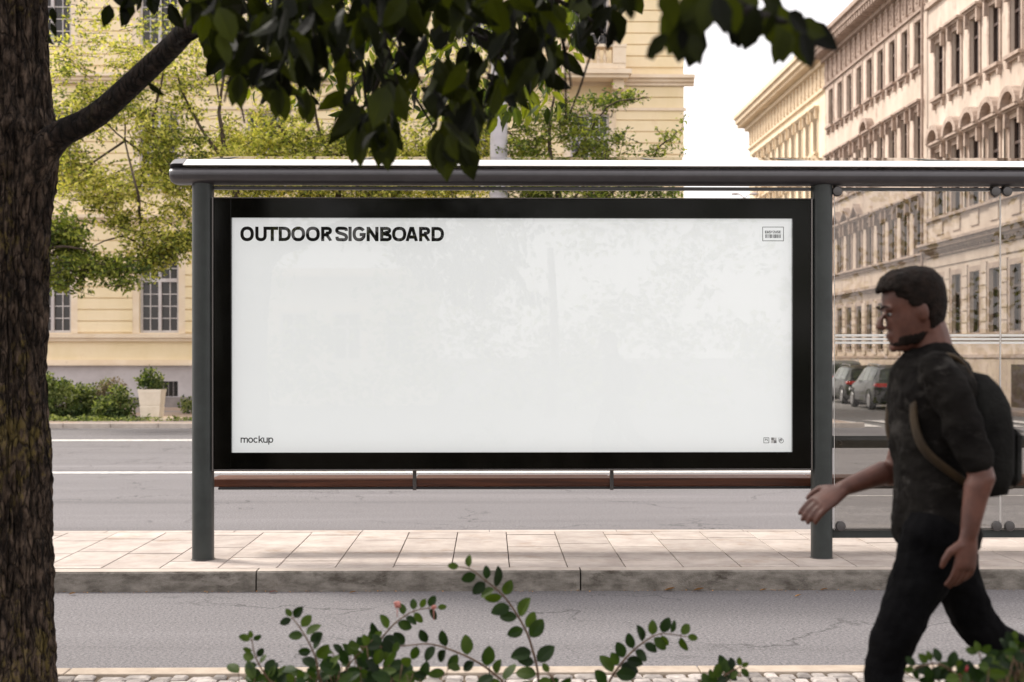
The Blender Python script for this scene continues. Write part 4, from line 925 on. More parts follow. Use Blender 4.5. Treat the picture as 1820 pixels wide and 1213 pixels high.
cm=MB(); cp=smoothpath(Pp([(-60,470),(-5,385),(45,305),(88,256),(122,230)],[6.1,6.07,6.03,6.0,5.97]),8); cr=[]
for i_,p_ in enumerate(cp):
    t=i_/8; bs=[.11,.125,.106,.070,.050,.048]; a_=int(min(t,4)); cr.append((bs[a_]*(1-t+a_)+bs[a_+1]*(t-a_))+.006*noise.noise(p_*30))
cm.tube(cp,cr,40)
for i_ in range(len(cm.v)):
    v_=Vector(cm.v[i_]); dd_=noise.noise(Vector((v_.x*34,v_.y*34,v_.z*12)))*.010; cm.v[i_]=(v_.x+dd_,v_.y-dd_,v_.z+dd_*.4)
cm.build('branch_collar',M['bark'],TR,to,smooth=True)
m=MB(); pts=Pp([(10,330),(55,280),(101,243),(170,206),(236,148),(300,88),(340,46),(392,2),(460,-60),(600,-130)],[6.06,6.02,5.98,5.9,5.75,5.55,5.35,5.1,4.95,4.7])
sp=smoothpath(pts,8); rad=[]
for i in range(len(sp)):
    t=i/8; base=[.052,.058,.060,.053,.049,.045,.041,.037,.034,.028]; a=int(min(t,8)); fr=t-a; rad.append(base[a]*(1-fr)+base[min(a+1,9)]*fr)
m.tube(sp,rad,28,sy=1.0)
for i_ in range(len(m.v)):
    v_=Vector(m.v[i_]); dd_=noise.noise(Vector((v_.x*26,v_.y*26,v_.z*14)))*.007; m.v[i_]=(v_.x+dd_,v_.y-dd_,v_.z+dd_*.6)
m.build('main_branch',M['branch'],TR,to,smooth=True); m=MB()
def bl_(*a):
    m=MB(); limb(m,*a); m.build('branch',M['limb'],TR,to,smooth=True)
bl_(Pp([(318,80),(365,57),(395,55),(440,48),(500,60)],5.38),.012,.006,8)
rl0=random.Random(77)
tw=[([(392,2),(480,20),(600,25),(700,42),(770,65)],4.8,.016),([(600,-60),(720,-20),(800,40),(880,80),(930,130)],4.4,.014),([(600,-130),(800,-80),(950,-20),(1040,30),(1090,80)],4.2,.016),([(700,42),(720,110),(735,170),(780,240)],4.6,.008),([(480,20),(520,80),(560,150)],4.7,.008),([(600,25),(640,100),(655,190),(680,230)],4.4,.008),([(880,80),(890,140),(905,190)],5.2,.006),([(170,-60),(210,-10),(225,20)],4.6,.006),([(460,-60),(430,20),(440,110),(470,160)],4.5,.008)]
for k_ in range(34):
    xx=rl0.uniform(360,1060); yy=rl0.uniform(-20,110); ln=rl0.uniform(60,130); dx=rl0.uniform(-45,45); tw.append(([(xx-dx*.5,yy-30),(xx,yy),(xx+dx*.5,yy+ln*.5),(xx+dx,yy+ln)],rl0.uniform(3.7,4.8),.0035))
for pl,Y,r in tw: bl_(Pp(pl,Y),r,.003,7,5,.01)
# high limb out of frame that carries the right hand cluster
bl_([(tb,TY,3.9),P(300,-420,4.4),P(800,-330,3.4),P(1150,-150,2.8),P(1250,-40,2.65),P(1330,20,2.6),P(1400,40,2.55)],.07,.004,10,6)
bl_([P(1150,-150,2.8),P(1190,-20,2.7),P(1200,40,2.65)],.012,.004,7); 
# leaves
low=[(330,60),(345,95),(380,120),(400,160),(412,185),(450,180),(480,200),(510,205),(545,212),(562,130),(590,180),(612,235),(632,292),(655,262),(672,292),(695,296),(712,205),(745,210),(765,250),(790,318),(815,300),(838,320),(850,235),(885,225),(915,228),(945,205),(960,185),(985,165),(1005,150),(1030,95),(1060,90),(1085,95),(1110,40),(1130,20)]
def lowy(x,tab):
    if x<tab[0][0] or x>tab[-1][0]: return -999
    for i in range(len(tab)-1):
        if tab[i][0]<=x<=tab[i+1][0]: t=(x-tab[i][0])/(tab[i+1][0]-tab[i][0]); return tab[i][1]*(1-t)+tab[i+1][1]*t
rl=random.Random(21)
def putleaf(m,px,py,Y,L,dr=None,tone=None,wf=.52):
    p=P(px,py,Y); d=dr or Vector((rl.gauss(0,.62),rl.gauss(0,.5),-1)); nn=Vector((rl.gauss(0,.8),-1,rl.gauss(0,.6)))
    if rl.random()<.25: nn=Vector((1,rl.gauss(0,.6),.3))
    m.leaf(p,d,nn,L,L*wf*rl.uniform(.85,1.15),rl.uniform(.05,.8),rl.choice((rl.uniform(0,.3),rl.uniform(.2,.8),rl.uniform(-.3,.1))),rl.random() if tone is None else tone)
m=MB(); n=0
while n<800:
    x=rl.uniform(330,1130); y=rl.uniform(-120,300); Y=rl.uniform(3.3,4.9); L=rl.choice((rl.uniform(.05,.08),rl.uniform(.08,.125),rl.uniform(.08,.125)))*(Y/4.2)**.3; lp_=L*F/Y
    if y+lp_*.93<lowy(x,low):
        # thinner where the photo lets light through
        thin=.12
        if 690<x<830 and 10<y<110: thin=.7
        if 560<x<680 and 60<y<150: thin=.5
        if 840<x<900 and 60<y<140: thin=.5
        if x>900: thin=.25
        if x<420 and y>40: thin=.6
        if rl.random()>thin: putleaf(m,x,y,Y,L); n+=1
# the drooping tips of single sprays
for bx,by,tips in ((640,190,[(625,292),(650,250),(640,300)]),(680,215,[(672,300),(690,305),(665,285),(700,290)]),(785,225,[(768,300),(795,325),(780,310),(812,300)]),(820,245,[(842,322),(828,300),(850,300)]),(495,150,[(490,212),(508,215)]),(545,160,[(550,222),(538,215)]),(425,130,[(412,190),(428,195)])):
    for tx,ty in tips:
        Y=3.9; a=P(tx,ty,Y); Lp=min(82,math.hypot(tx-bx,ty-by)); k=Lp/math.hypot(tx-bx,ty-by); b0=P(tx+(bx-tx)*k,ty+(by-ty)*k,Y); dv=a-b0; m.leaf(b0,dv,Vector((rl.gauss(0,.3),-1,.2)),dv.length,dv.length*.48,.15,.03,.85)
# single leaves top left
for x,y,dx,dy,L in ((200,0,10,1,.09),(228,-5,-4,50,.1),(195,8,-10,42,.08),(216,10,3,42,.075),(240,-30,6,60,.1),(262,-35,20,60,.1),(285,-10,18,52,.1),(300,5,16,30,.1),(268,-10,6,48,.08),(262,145,18,24,.07),(92,12,6,38,.06),(90,40,8,20,.05),(88,62,3,10,.04),(255,-40,-12,55,.1),(320,-20,10,50,.09)):
    Y=4.6; a=P(x,y,Y); b0=P(x+dx,y+dy,Y); putleaf(m,x,y,Y,L,(b0-a),.4)
# right hand cluster (close to the camera)
RC=[(1165,98,1150,105),(1195,5,1178,75),(1230,-10,1205,110),(1245,40,1225,120),(1260,-20,1250,60),(1290,-10,1285,55),(1215,50,1212,90),(1300,0,1315,88),(1330,-20,1330,60),(1345,10,1325,92),(1320,30,1300,80),(1370,0,1382,60),(1395,30,1378,118),(1375,20,1360,70),(1400,20,1440,60),(1410,45,1440,120),(1425,55,1447,124),(1420,38,1492,88),(1350,-20,1400,35),(1310,-30,1350,10),(1270,10,1300,60),(1275,-10,1290,60),(1185,60,1150,103),(1200,30,1190,100),(1240,-20,1215,40),(1255,-20,1235,20),(1180,-30,1200,50),(1110,-25,1125,38),(1095,-30,1130,30),(1360,30,1372,80),(1385,10,1410,60),(1335,-10,1300,40),(1230,60,1245,118),(1405,38,1470,62),(1340,15,1310,85),(1290,-20,1310,60),(1360,10,1345,70),(1200,0,1232,100),(1390,40,1392,112)]
for x0_,y0_,x1_,y1_ in RC:
    Y=rl.uniform(2.45,2.8); a=P(x0_,y0_,Y); b0=P(x1_,y1_,Y+rl.uniform(-.03,.03)); m.leaf(a,b0-a,Vector((rl.gauss(0,.25),-1,rl.gauss(.1,.2))),(b0-a).length,(b0-a).length*rl.uniform(.46,.6),.15,.08,rl.random())
# canopy above the frame (keeps these leaves in the shade)
for k in range(1600):
    x=rl.uniform(-3.6,3.0); y=rl.uniform(3.0,8.0); z=rl.uniform(3.1,5.4)
    if y<4 and x>1.4: continue
    if z<EYE+y*.285: z=EYE+y*.285+rl.random()*1.5
    m.leaf(Vector((x,y,z)),Vector((rl.gauss(0,.6),rl.gauss(0,.6),-1)),Vector((rl.gauss(0,1),rl.gauss(0,1),.6)),.13,.075,.2,.2,rl.random())
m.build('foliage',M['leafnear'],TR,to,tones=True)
# small leaves with backlight put into their colour at the outer, far side of the crown
m=MB(); n=0
while n<900:
    x=rl.uniform(340,1030); y=rl.uniform(-60,235); Y=rl.uniform(6.0,7.4); L=rl.uniform(.05,.085)
    if x<520 and y>165: continue
    if y+L*F/Y<min(lowy(x,low)+4, 236) : putleaf(m,x,y,Y,L,Vector((rl.gauss(0,.7),rl.gauss(0,.4),-.8)),wf=.42); n+=1
for k in range(60):
    x=rl.uniform(850,1005); y=rl.uniform(110,190)+(1005-x)*.15; putleaf(m,x,y,rl.uniform(5.6,6.2),rl.uniform(.06,.09),Vector((rl.gauss(.2,.6),0,-.8)),wf=.42)
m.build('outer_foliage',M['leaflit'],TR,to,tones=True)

# ------------------------------------------------------------------ background trees
def fartree(label,trunk,limbs,clusters,Y,mat,seed,L=.085):
    rf=random.Random(seed); b=P(trunk[0][0],600,Y); base=Vector((b.x,Y,.096)); r=empty('deciduous_tree',base,label,'tree','young trees in front of the yellow building')
    tp=[base]+[P(a,c,Y) for a,c in trunk]; m=MB(); limb(m,tp+[tp[-1]+Vector((.3,0,1.6))],.15,.012,10,4,.04); m.build('trunk',M['farbark'],r,tuple(base),smooth=True)
    m=MB()
    for l in limbs:
        pl,r0=l[0],l[1]; dy=[rf.uniform(-1,1)*.3*i for i in range(len(pl))]; limb(m,[P(a,c,Y+dy[i]) for i,(a,c) in enumerate(pl)],r0,.012,7,4,.05); m.build('branch',M['farbark'],r,tuple(base),smooth=True); m=MB()
    mb=MB()
    for (x,y,rx,ry,n) in clusters:
        c=P(x,y,Y); s=Y/F
        # each cluster is split in small sprays
        for k in range(max(1,int(n*2.0)//28)):
            q=Vector((rf.gauss(0,.5)*rx*s,rf.gauss(0,.5)*max(rx,ry)*s,rf.gauss(0,.5)*ry*s)); cc=c+q; dirn=Vector((rf.gauss(0,1),rf.gauss(0,1),rf.gauss(-.1,.35))).normalized(); ln=rf.uniform(.4,1.0)
            m.tube([cc-dirn*ln*.5,cc,cc+dirn*ln*.5+Vector((0,0,-.05))],[.009,.006,.003],4)
            for j in range(28):
                t=rf.uniform(-.5,.5); p=cc+dirn*(ln*t)+Vector((rf.gauss(0,.07),rf.gauss(0,.07),rf.gauss(0,.06))); d=Vector((rf.gauss(0,1),rf.gauss(0,1),rf.gauss(-.3,.8))); quad(mb,p,d,Vector((rf.gauss(0,1),rf.gauss(0,1),rf.gauss(.3,1))),L*rf.uniform(.8,1.6),L*.62*rf.uniform(.8,1.2),rf.random())
    tag(m.build('twigs',M['farbark'],r,tuple(base),smooth=True),None,None,None,'stuff'); mb.build('crown',mat,r,tuple(base),tones=True)
A=[(130,300,50,50,900),(200,340,60,40,900),(280,300,50,50,900),(330,320,40,30,600),(150,200,50,60,650),(215,180,50,50,500),(120,120,40,60,350),(230,120,60,40,350),(300,230,60,50,700),(330,420,18,30,240),(260,420,45,40,420),(190,60,90,30,260),(320,140,60,60,600),(400,300,60,45,700),(300,60,60,30,200),(150,-60,150,60,800),(350,-80,150,60,900),(105,250,25,50,260),(320,365,30,30,250),(215,395,30,22,260),(262,462,30,26,420),(290,440,30,20,260),(330,432,25,18,200)]
fartree('yellow green tree at left rising beside the branch of the large trunk',[(430,480),(425,400),(410,300),(390,200)],
 [([(430,500),(385,440),(330,425),(285,452),(262,448),(250,400),(243,340),(225,250),(215,150)],.075),([(243,360),(262,250),(285,150),(300,80)],.05),([(425,400),(340,330),(250,270),(180,210)],.05),([(250,440),(215,420),(160,440)],.03),([(225,250),(150,300),(110,350)],.03),([(410,300),(340,200),(300,80)],.05)],A,29.8,M['leaffar'],5)
D=[(110,430,35,30,700),(150,470,40,24,750),(200,478,30,16,420),(110,500,25,16,260),(215,505,22,10,110),(60,440,40,60,500),(0,350,60,90,800),(125,400,30,25,300),(235,480,18,10,80)]
fartree('darker green tree behind the large trunk with low drooping leaves',[(20,600),(25,450),(10,300),(0,150)],[([(25,520),(70,450),(130,440),(200,470)],.05),([(25,450),(60,400),(120,410)],.04)],D,28.9,M['leaffar2'],9,.09)
Bc=[(420,270,70,60,1500),(500,250,70,70,1400),(580,280,70,50,1400),(650,260,60,60,1300),(720,290,60,45,1300),(790,270,60,60,1200),(850,260,40,50,650),(450,330,80,18,800),(560,335,80,16,800),(680,335,80,16,800),(800,335,80,16,800),(500,120,120,60,700),(700,120,140,70,900),(850,130,80,70,500),(600,-40,250,60,1500),(650,430,250,60,1200)]
fartree('yellow green tree in the middle with crown across the top of the signboard',[(600,560),(610,430),(600,330),(620,200)],[([(610,430),(540,350),(470,290),(400,240)],.07),([(600,400),(560,330),(500,230),(480,220)],.06),([(600,330),(700,300),(800,250),(850,220)],.06),([(610,380),(680,330),(740,320)],.05),([(600,330),(560,200),(540,100)],.05)],Bc,30.5,M['leaffar'],13)
Cc=[(930,270,45,50,700),(985,310,45,30,560),(1035,240,40,35,420),(1000,210,40,25,260),(1075,182,40,9,220),(1120,176,30,6,110),(1060,290,50,35,380),(1150,305,22,22,170),(1165,270,18,12,60),(1190,245,20,10,60),(1215,228,12,6,26),(1085,255,30,14,120),(950,340,80,12,520),(1080,342,80,10,360),(1180,345,30,6,90),(940,200,40,30,260),(1110,325,50,14,200),(1050,430,160,70,1200)]
fartree('loose green tree at right whose thin branches reach over the building corner',[(1020,560),(1010,430),(990,330),(975,240)],[([(1010,430),(1080,350),(1140,300),(1180,255),(1215,228)],.035),([(990,330),(1040,250),(1080,190),(1150,174)],.03),([(990,330),(930,270),(900,230)],.035),([(1000,380),(1060,300),(1090,255)],.025)],Cc,28.7+1,M['leaffar2'],17)

# ------------------------------------------------------------------ foreground shrubs
def shrub(label,Y,base_px,stems,extra,flowers=()):
    b=P(base_px,635,Y); base=Vector((b.x,Y,0)); r=empty('shrub',base,label,'shrub'); ms=MB(); ml=MB(); rs_=random.Random(len(stems)*7+int(Y*10))
    for pl,L,side0 in stems:
        dy=rs_.uniform(-.12,.12); pts=[P(a,c,Y+dy) for a,c in pl]; root=base+Vector((rs_.uniform(-.15,.15)+(pts[0].x-base.x)*.45,dy,0)); full=[root,(root+pts[0])/2+Vector((0,0,.05))]+pts
        sp=limb(ms,full,.0055,.0015,6,6); start=6*2; side=side0; acc=0
        step=L*.50
        for i in range(6,len(sp)-1):
            acc+=(sp[i+1]-sp[i]).length
            if acc>step:
                acc=0; t=(sp[i+1]-sp[i]).normalized(); up=Vector((0,-1,0)).cross(t).normalized()
                for sd in ((side,-side) if rs_.random()<.55 else (side,)):
                    d=(up*sd*1.0+t*rs_.uniform(.15,.75)+Vector((0,rs_.uniform(-.4,.4),0))); k=rs_.uniform(.85,1.3)*(1-.35*(i/len(sp))**3); 
                    st_=sp[i]+d.normalized()*.006; ms.tube([sp[i],st_],.0012,4); leafR(ml,st_,d,Vector((rs_.gauss(0,.6),-1,rs_.gauss(.5,.5))),L*k,L*k*.68,rs_.uniform(.0,.4),rs_.random(),rs_)
                side=-side
        t=(sp[-1]-sp[-2]).normalized(); leafR(ml,sp[-1],t,Vector((0,-1,.3)),L*.6,L*.4,.2,.9,rs_)
    for (x,y,rx,ry,n,L) in extra:
        for k in range(n):
            p=P(x+rs_.gauss(0,.5)*rx,y+rs_.gauss(0,.5)*ry,Y+rs_.uniform(-.2,.2)); a=rs_.uniform(-2.2,2.2); d=Vector((math.sin(a),rs_.gauss(0,.4),math.cos(a)*.7)); leafR(ml,p,d,Vector((rs_.gauss(0,.6),-1,rs_.gauss(.5,.6))),L*rs_.uniform(.6,1.2),L*.62*rs_.uniform(.8,1.1),.2,rs_.random(),rs_)
            ms.tube([p,p-Vector((rs_.uniform(-.03,.03),0,.07))],.0015,4)
    ml.build('leaves',M['leafshrub'],r,tuple(base),tones=True,smooth=False); ms.build('stems',M['stem'],r,tuple(base),smooth=True)
    for fx,fy,rad,mt in flowers:
        mf=MB(); c=P(fx,fy,Y-.02)
        for k in range(9):
            a=k*2.4; q=Vector((math.cos(a)*rad*.45,math.sin(a)*rad*.3,rs_.uniform(-.5,.5)*rad)); mf.ell(c+q,(rad*.6,rad*.45,rad*.55),8,6)
        mf.tube([c,c-Vector((.0,0,.04))],.0015,4); mf.build('flower',M[mt],r,tuple(base),smooth=True)
def leafR(m,p,d,nn,L,W,fold,tone,rs_):   # rounder leaf with more outline points
    d=d.normalized(); x=d.cross(nn)
    if x.length<1e-3: x=d.orthogonal()
    x.normalize(); n=x.cross(d); prof=[(0,0),(.1,.5),(.28,.9),(.5,1.0),(.72,.82),(.88,.5),(1,0)]; cu=rs_.uniform(0,.3)
    mid=[p+d*(L*t)-n*(cu*L*t*t) for t,_ in prof]; vs=list(mid)
    for sg in (-1,1):
        for i in range(1,6): vs.append(mid[i]+x*(sg*W*.5*prof[i][1])+n*(fold*W*.5*prof[i][1]))
    f=[(0,7,1),(0,1,12)]
    for i in range(1,5): f+= [(i,6+i,7+i,i+1),(i,i+1,12+i,11+i)]
    f+=[(5,11,6),(5,6,16)]; m.add(vs,f,tone)
shrub('low green shrub whose tallest arching stem reaches the kerb, at bottom centre',4.3,800,[
 ([(957,1213),(945,1150),(930,1112),(905,1072),(885,1050),(860,1030),(838,1013),(815,1008)],.060,1),
 ([(1078,1220),(1100,1185),(1122,1160),(1147,1140),(1175,1127),(1222,1132)],.058,-1),
 ([(895,1225),(880,1200),(845,1175),(800,1155),(760,1145),(700,1150),(640,1150)],.055,1),
 ([(640,1225),(650,1170),(682,1130),(708,1103),(740,1085),(778,1080)],.050,1),
 ([(575,1220),(562,1172),(542,1130),(518,1096)],.050,-1),
 ([(500,1235),(475,1205),(455,1170),(447,1135)],.042,1),
 ([(600,1235),(615,1190),(640,1160),(665,1135)],.055,1),
 ([(700,1230),(690,1190),(700,1160)],.06,-1),
 ([(1000,1260),(985,1213),(975,1195)],.055,-1)],
 [(560,1208,130,20,38,.055),(650,1205,110,26,34,.058),(500,1212,90,16,12,.05),(740,1213,90,16,10,.05),(650,1165,50,26,9,.05)],
 [(706,1075,.011,'pink'),(771,1080,.008,'pink')])
shrub('small sprig of yellow green leaves at bottom right of centre',4.2,1270,[([(1262,1230),(1275,1208),(1292,1185)],.045,1),([(1262,1230),(1290,1200),(1318,1185)],.042,-1)],[(1280,1205,30,10,6,.04)])
shrub('dark green leafy bush with a red rose bud in the bottom right corner',3.5,1760,[
 ([(1740,1240),(1700,1200),(1665,1180),(1625,1188)],.045,1),([(1760,1240),(1748,1190),(1740,1160)],.050,-1),([(1800,1240),(1790,1180),(1800,1140)],.05,1),([(1680,1240),(1665,1205),(1655,1175)],.045,1)],
 [(1795,1185,50,30,34,.045),(1745,1212,100,14,26,.045),(1815,1155,20,22,9,.042)],[(1711,1191,.014,'red')])

# ------------------------------------------------------------------ walking man
HYp=3.98
def Q(px,py,dy=0.0): return P(px,py,HYp+dy)
RT=empty('person',(Q(1665,900).x,HYp,0),'man in dark clothes striding left past the bus shelter carrying a backpack','person'); po=(Q(1665,900).x,HYp,0)
NEAR,FAR=-.17,.17
def loft(m,secs,n=24,pw=.9):     # secs: centre, half depth (x), half width (y); horizontal sections
    rg=[]
    for c,a,b2 in secs:
        ring=[]
        for k in range(n):
            t=2*PI*k/n; ring.append((c[0]+math.copysign(abs(math.cos(t))**pw,math.cos(t))*a,c[1]+math.copysign(abs(math.sin(t))**pw,math.sin(t))*b2,c[2]))
        rg.append(ring)
    m.rings(rg)
def limbs(m,pts,rad,k=4,n=14):
    sp=smoothpath([Vector(p) for p in pts],k); r=[]
    for i in range(len(sp)):
        t=i/k; a=min(int(t),len(rad)-1); fr=t-a; r.append(rad[a]*(1-fr)+rad[min(a+1,len(rad)-1)]*fr)
    m.tube(sp,r,n); m.ell(sp[0],(r[0],)*3,12,8); m.ell(sp[-1],(r[-1],)*3,12,8)
# joints
neck=Q(1652,612); chest=Q(1657,700); waist=Q(1655,850); hipc=Q(1662,935)
shN,shF=Q(1672,668,NEAR),Q(1640,668,FAR)
elN,wrN=Q(1742,838,NEAR-.06),Q(1722,950,NEAR-.07)
elF,wrF=Q(1592,832,FAR+.03),Q(1500,868,FAR+.0)
hpN,hpF=Q(1660,955,-.09),Q(1668,955,.09)
knN,anN=Q(1578,1175,-.09),Q(1548,1428,-.09)
knF,anF=Q(1736,1112,.11),Q(1922,1240,.10)
def torso(m,g=0.0):
    pts=[(hipc+Vector((.005,0,-.06)),.095,.145),(hipc,.105,.158),(Q(1658,890),.094,.148),(waist,.087,.138),(Q(1653,780),.094,.148),(Q(1655,720),.103,.165),(Q(1657,680),.100,.172),(Q(1657,650),.095,.150),(Q(1655,632),.07,.095),(Q(1653,618),.058,.062)]
    loft(m,[(c,a+g,b2+g) for c,a,b2 in pts])
def hand(m,w,d,palmn,curl,s=1.0):    # wrist, direction, palm normal, fingers curled by curl
    d=d.normalized(); pn=(palmn-d*palmn.dot(d)).normalized(); x=d.cross(pn)
    rg=[]
    for t,wd,th in ((-.01,.026,.020),(.02,.032,.018),(.055,.041,.016),(.085,.042,.014),(.098,.038,.011)):
        rg.append([w+d*t+x*(math.cos(a)*wd)+pn*(math.sin(a)*th) for a in [2*PI*k/14 for k in range(14)]])
    m.rings(rg)
    for i,(off,ln) in enumerate(((-.031,.068),(-.010,.078),(.011,.073),(.031,.058))):
        p=w+d*.088+x*off; dd=d.copy(); pts=[p]
        for sgm in (.45,.32,.23):
            ang=curl*(1.0+.15*i); dd=(dd*math.cos(ang)+pn*math.sin(ang)).normalized(); pts.append(pts[-1]+dd*ln*sgm)
            pn2=pn
        m.tube(smoothpath(pts,3),[.0098]*4+[.009]*3+[.0078]*3,8); m.ell(pts[-1],(.0078,)*3,8,6)
    th0=w+d*.03-x*.028; t1=th0+(d*.6-x*.75+pn*.2).normalized()*.036; t2=t1+(d*.85-x*.25+pn*.3).normalized()*.028; t3=t2+(d*.95+pn*.3).normalized()*.02
    m.tube([th0,t1,t2,t3],[.0135,.012,.0105,.008],8); m.ell(t3,(.008,)*3,8,6)
b=MB(); torso(b,-.012)
limbs(b,[neck+Vector((.012,0,-.04)),neck+Vector((-.0,0,.03)),Q(1640,572)],[.062,.056,.056])
limbs(b,[shN,elN,elN*.75+wrN*.25,wrN],[.048,.036,.038,.024]); limbs(b,[shF,elF,elF*.75+wrF*.25,wrF],[.048,.036,.038,.024])
limbs(b,[hpN,knN,anN],[.07,.044,.032]); limbs(b,[hpF,knF,anF],[.07,.044,.032])
hand(b,wrN,Vector((-.12,.0,-1)),Vector((-.5,1,0)),.28); hand(b,wrF,(wrF-elF)+Vector((0,0,-.04)),Vector((0,.6,-1)),.22)
# feet
for an,dr in ((anN,Vector((-1,0,0))),(anF,Vector((-.35,0,-1)))):
    dn=dr.normalized(); limbs(b,[an,an+dn*.10+Vector((0,0,-.05)) if an is anN else an+dn*.09+Vector((.02,0,-.02)),an+dn*.18+Vector((0,0,-.06)) if an is anN else an+dn*.17],[.038,.036,.026])
# head: centre, facing -x with slight downward tilt
hc=Q(1620,553); TL=Matrix.Rotation(math.radians(-12),3,'Y')   # chin towards chest
def hp(x,y,z): return hc+TL@Vector((x*.93,y*.93,z*.95))
def headshell(g=0):
    rg=[]
    # z, front x, back x, half width
    prof=[(-.118,-.062,-.030,.020),(-.108,-.080,.000,.036),(-.092,-.086,.030,.050),(-.070,-.084,.060,.060),(-.045,-.084,.080,.066),(-.020,-.086,.092,.070),(.005,-.084,.100,.073),(.030,-.087,.104,.076),(.055,-.084,.104,.077),(.080,-.074,.096,.073),(.100,-.055,.080,.060),(.113,-.030,.055,.040),(.119,-.005,.03,.018)]
    for z,f,bk,w in prof:
        cx_=(f+bk)/2; a=(bk-f)/2+g; ring=[]
        for k in range(28):
            t=2*PI*k/28; ring.append(hp(cx_+math.copysign(abs(math.cos(t))**.9,math.cos(t))*a,math.copysign(abs(math.sin(t))**.9,math.sin(t))*(w+g),z+(g if z>0 else -g)))
        rg.append(ring)
    return rg
b.rings(headshell())
nose=[(-.086,.012,.010),(-.098,.0,.012),(-.110,-.018,.015),(-.112,-.030,.016),(-.092,-.040,.012)]
b.rings([[hp(x+.012*math.cos(t)*.9,w*math.sin(t),z+.004*math.cos(t)) for t in [2*PI*k/10 for k in range(10)]] for x,z,w in nose])
b.ell(hp(-.087,0,-.060),(.010,.022,.006),12,8,TL); b.ell(hp(-.085,0,-.071),(.010,.020,.007),12,8,TL); b.ell(hp(-.080,0,-.100),(.014,.020,.014),12,8,TL)
for s in (-1,1):
    b.ell(hp(-.082,s*.030,.022),(.010,.022,.006),10,6,TL)      # brow
    rE=TL@Matrix.Rotation(math.radians(s*18),3,'Z'); b.ell(hp(.012,s*.078,-.006),(.017,.008,.031),12,8,rE)
body=b.build('body',M['skin'],RT,po,smooth=True)
def remesh(o,v=.005,it=6):
    r=o.modifiers.new('remesh','REMESH'); r.mode='VOXEL'; r.voxel_size=v; r.use_smooth_shade=True; s=o.modifiers.new('smooth','SMOOTH'); s.factor=.5; s.iterations=it
remesh(body,.0045,4)
for s in (-1,1):
    m=MB(); m.ell(hp(-.0795,s*.030,.004),(.006,.008,.0036),10,8,TL); m.build('eye',M['inkgrey'],RT,po,smooth=True)
    m=MB(); m.ell(hp(-.0845,s*.031,.004),(.004,.006,.0055),8,6,TL); m.build('iris',M['ink'],RT,po,smooth=True)
    m=MB(); m.tube([hp(-.093,s*.012,.025),hp(-.096,s*.03,.032),hp(-.082,s*.052,.028)],[.003,.0045,.002],6); m.build('eyebrow',M['hair'],RT,po,smooth=True)
# hair: overlapping tufts following the skull, and a short beard
rh=random.Random(4); hs=MB(); bd=MB()
def shellpt(az,z):   # az: 0 = back, pi = front
    prof=[(-.118,-.062,-.030,.020),(-.092,-.086,.030,.050),(-.070,-.084,.060,.060),(-.045,-.084,.080,.066),(-.020,-.086,.092,.070),(.005,-.084,.100,.073),(.030,-.087,.104,.076),(.055,-.084,.104,.077),(.080,-.074,.096,.073),(.100,-.055,.080,.060),(.113,-.030,.055,.040),(.121,.0,.02,.005)]
    for i in range(len(prof)-1):
        if prof[i][0]<=z<=prof[i+1][0]:
            t=(z-prof[i][0])/(prof[i+1][0]-prof[i][0]); q=[prof[i][k]*(1-t)+prof[i+1][k]*t for k in range(4)]; break
    else: q=prof[-1]
    c=(q[1]+q[2])/2; a=(q[2]-q[1])/2; return Vector((c+math.cos(az)*a,math.sin(az)*q[3],z))
for k in range(2600):
    az=rh.uniform(0,2*PI); z=rh.uniform(-.10,.12); p=shellpt(az,z); x=p.x
    lim=.072 if x<-.045 else (.045 if x<-.015 else (.015 if x<.035 else -.062))
    if z>lim:
        up=.003+max(0,(z-.06))*.12+(.008 if x<-.02 and z>.06 else 0); q=p+Vector((p.x-.01,p.y,max(p.z,0))).normalized()*up
        hs.ell(hp(*q),(.015,.008,.009),7,4,TL@Matrix.Rotation(rh.uniform(-.6,.6),3,'Y'))
    elif z<-.070 and x<.03 and not(x<-.07 and z>-.085): q=p*.985; bd.ell(hp(*q),(.006,.005,.007),6,4)
o_b=bd.build('beard',M['hair'],RT,po,smooth=True); remesh(o_b,.004,2)
h=hs.build('hair',M['hair'],RT,po,smooth=True); remesh(h,.004,2)
# clothes
m=MB(); torso(m,.012); limbs(m,[shN+Vector((0,.03,.0)),shN,shN*.5+elN*.5,shN*.12+elN*.88],[.062,.060,.054,.048]); limbs(m,[shF+Vector((0,-.03,0)),shF,shF*.5+elF*.5,shF*.25+elF*.75],[.062,.060,.054,.049])
m.tube([Q(1653,625),Q(1652,612)],[.072,.066],18)
o=m.build('shirt',M['shirt'],RT,po,smooth=True); remesh(o,.006,5)
t_=bpy.data.textures.new('cloth_folds','CLOUDS'); t_.noise_scale=.09; d_=o.modifiers.new('folds','DISPLACE'); d_.texture=t_; d_.strength=.036; d_.mid_level=.5; d_.texture_coords='LOCAL'
m=MB(); loft(m,[(hipc+Vector((.005,0,-.09)),.10,.15),(hipc,.116,.17),(Q(1658,900),.102,.158)]); limbs(m,[hpN,(hpN+knN)/2,knN,(knN*.55+anN*.45),anN+Vector((0,0,.04))],[.098,.078,.058,.054,.047]); limbs(m,[hpF,(hpF+knF)/2,knF,(knF*.55+anF*.45),anF*.92+knF*.08],[.098,.078,.060,.056,.048])
o=m.build('trousers',M['denim'],RT,po,smooth=True); remesh(o,.006,5); d_=o.modifiers.new('folds','DISPLACE'); d_.texture=t_; d_.strength=.03; d_.texture_coords='LOCAL'
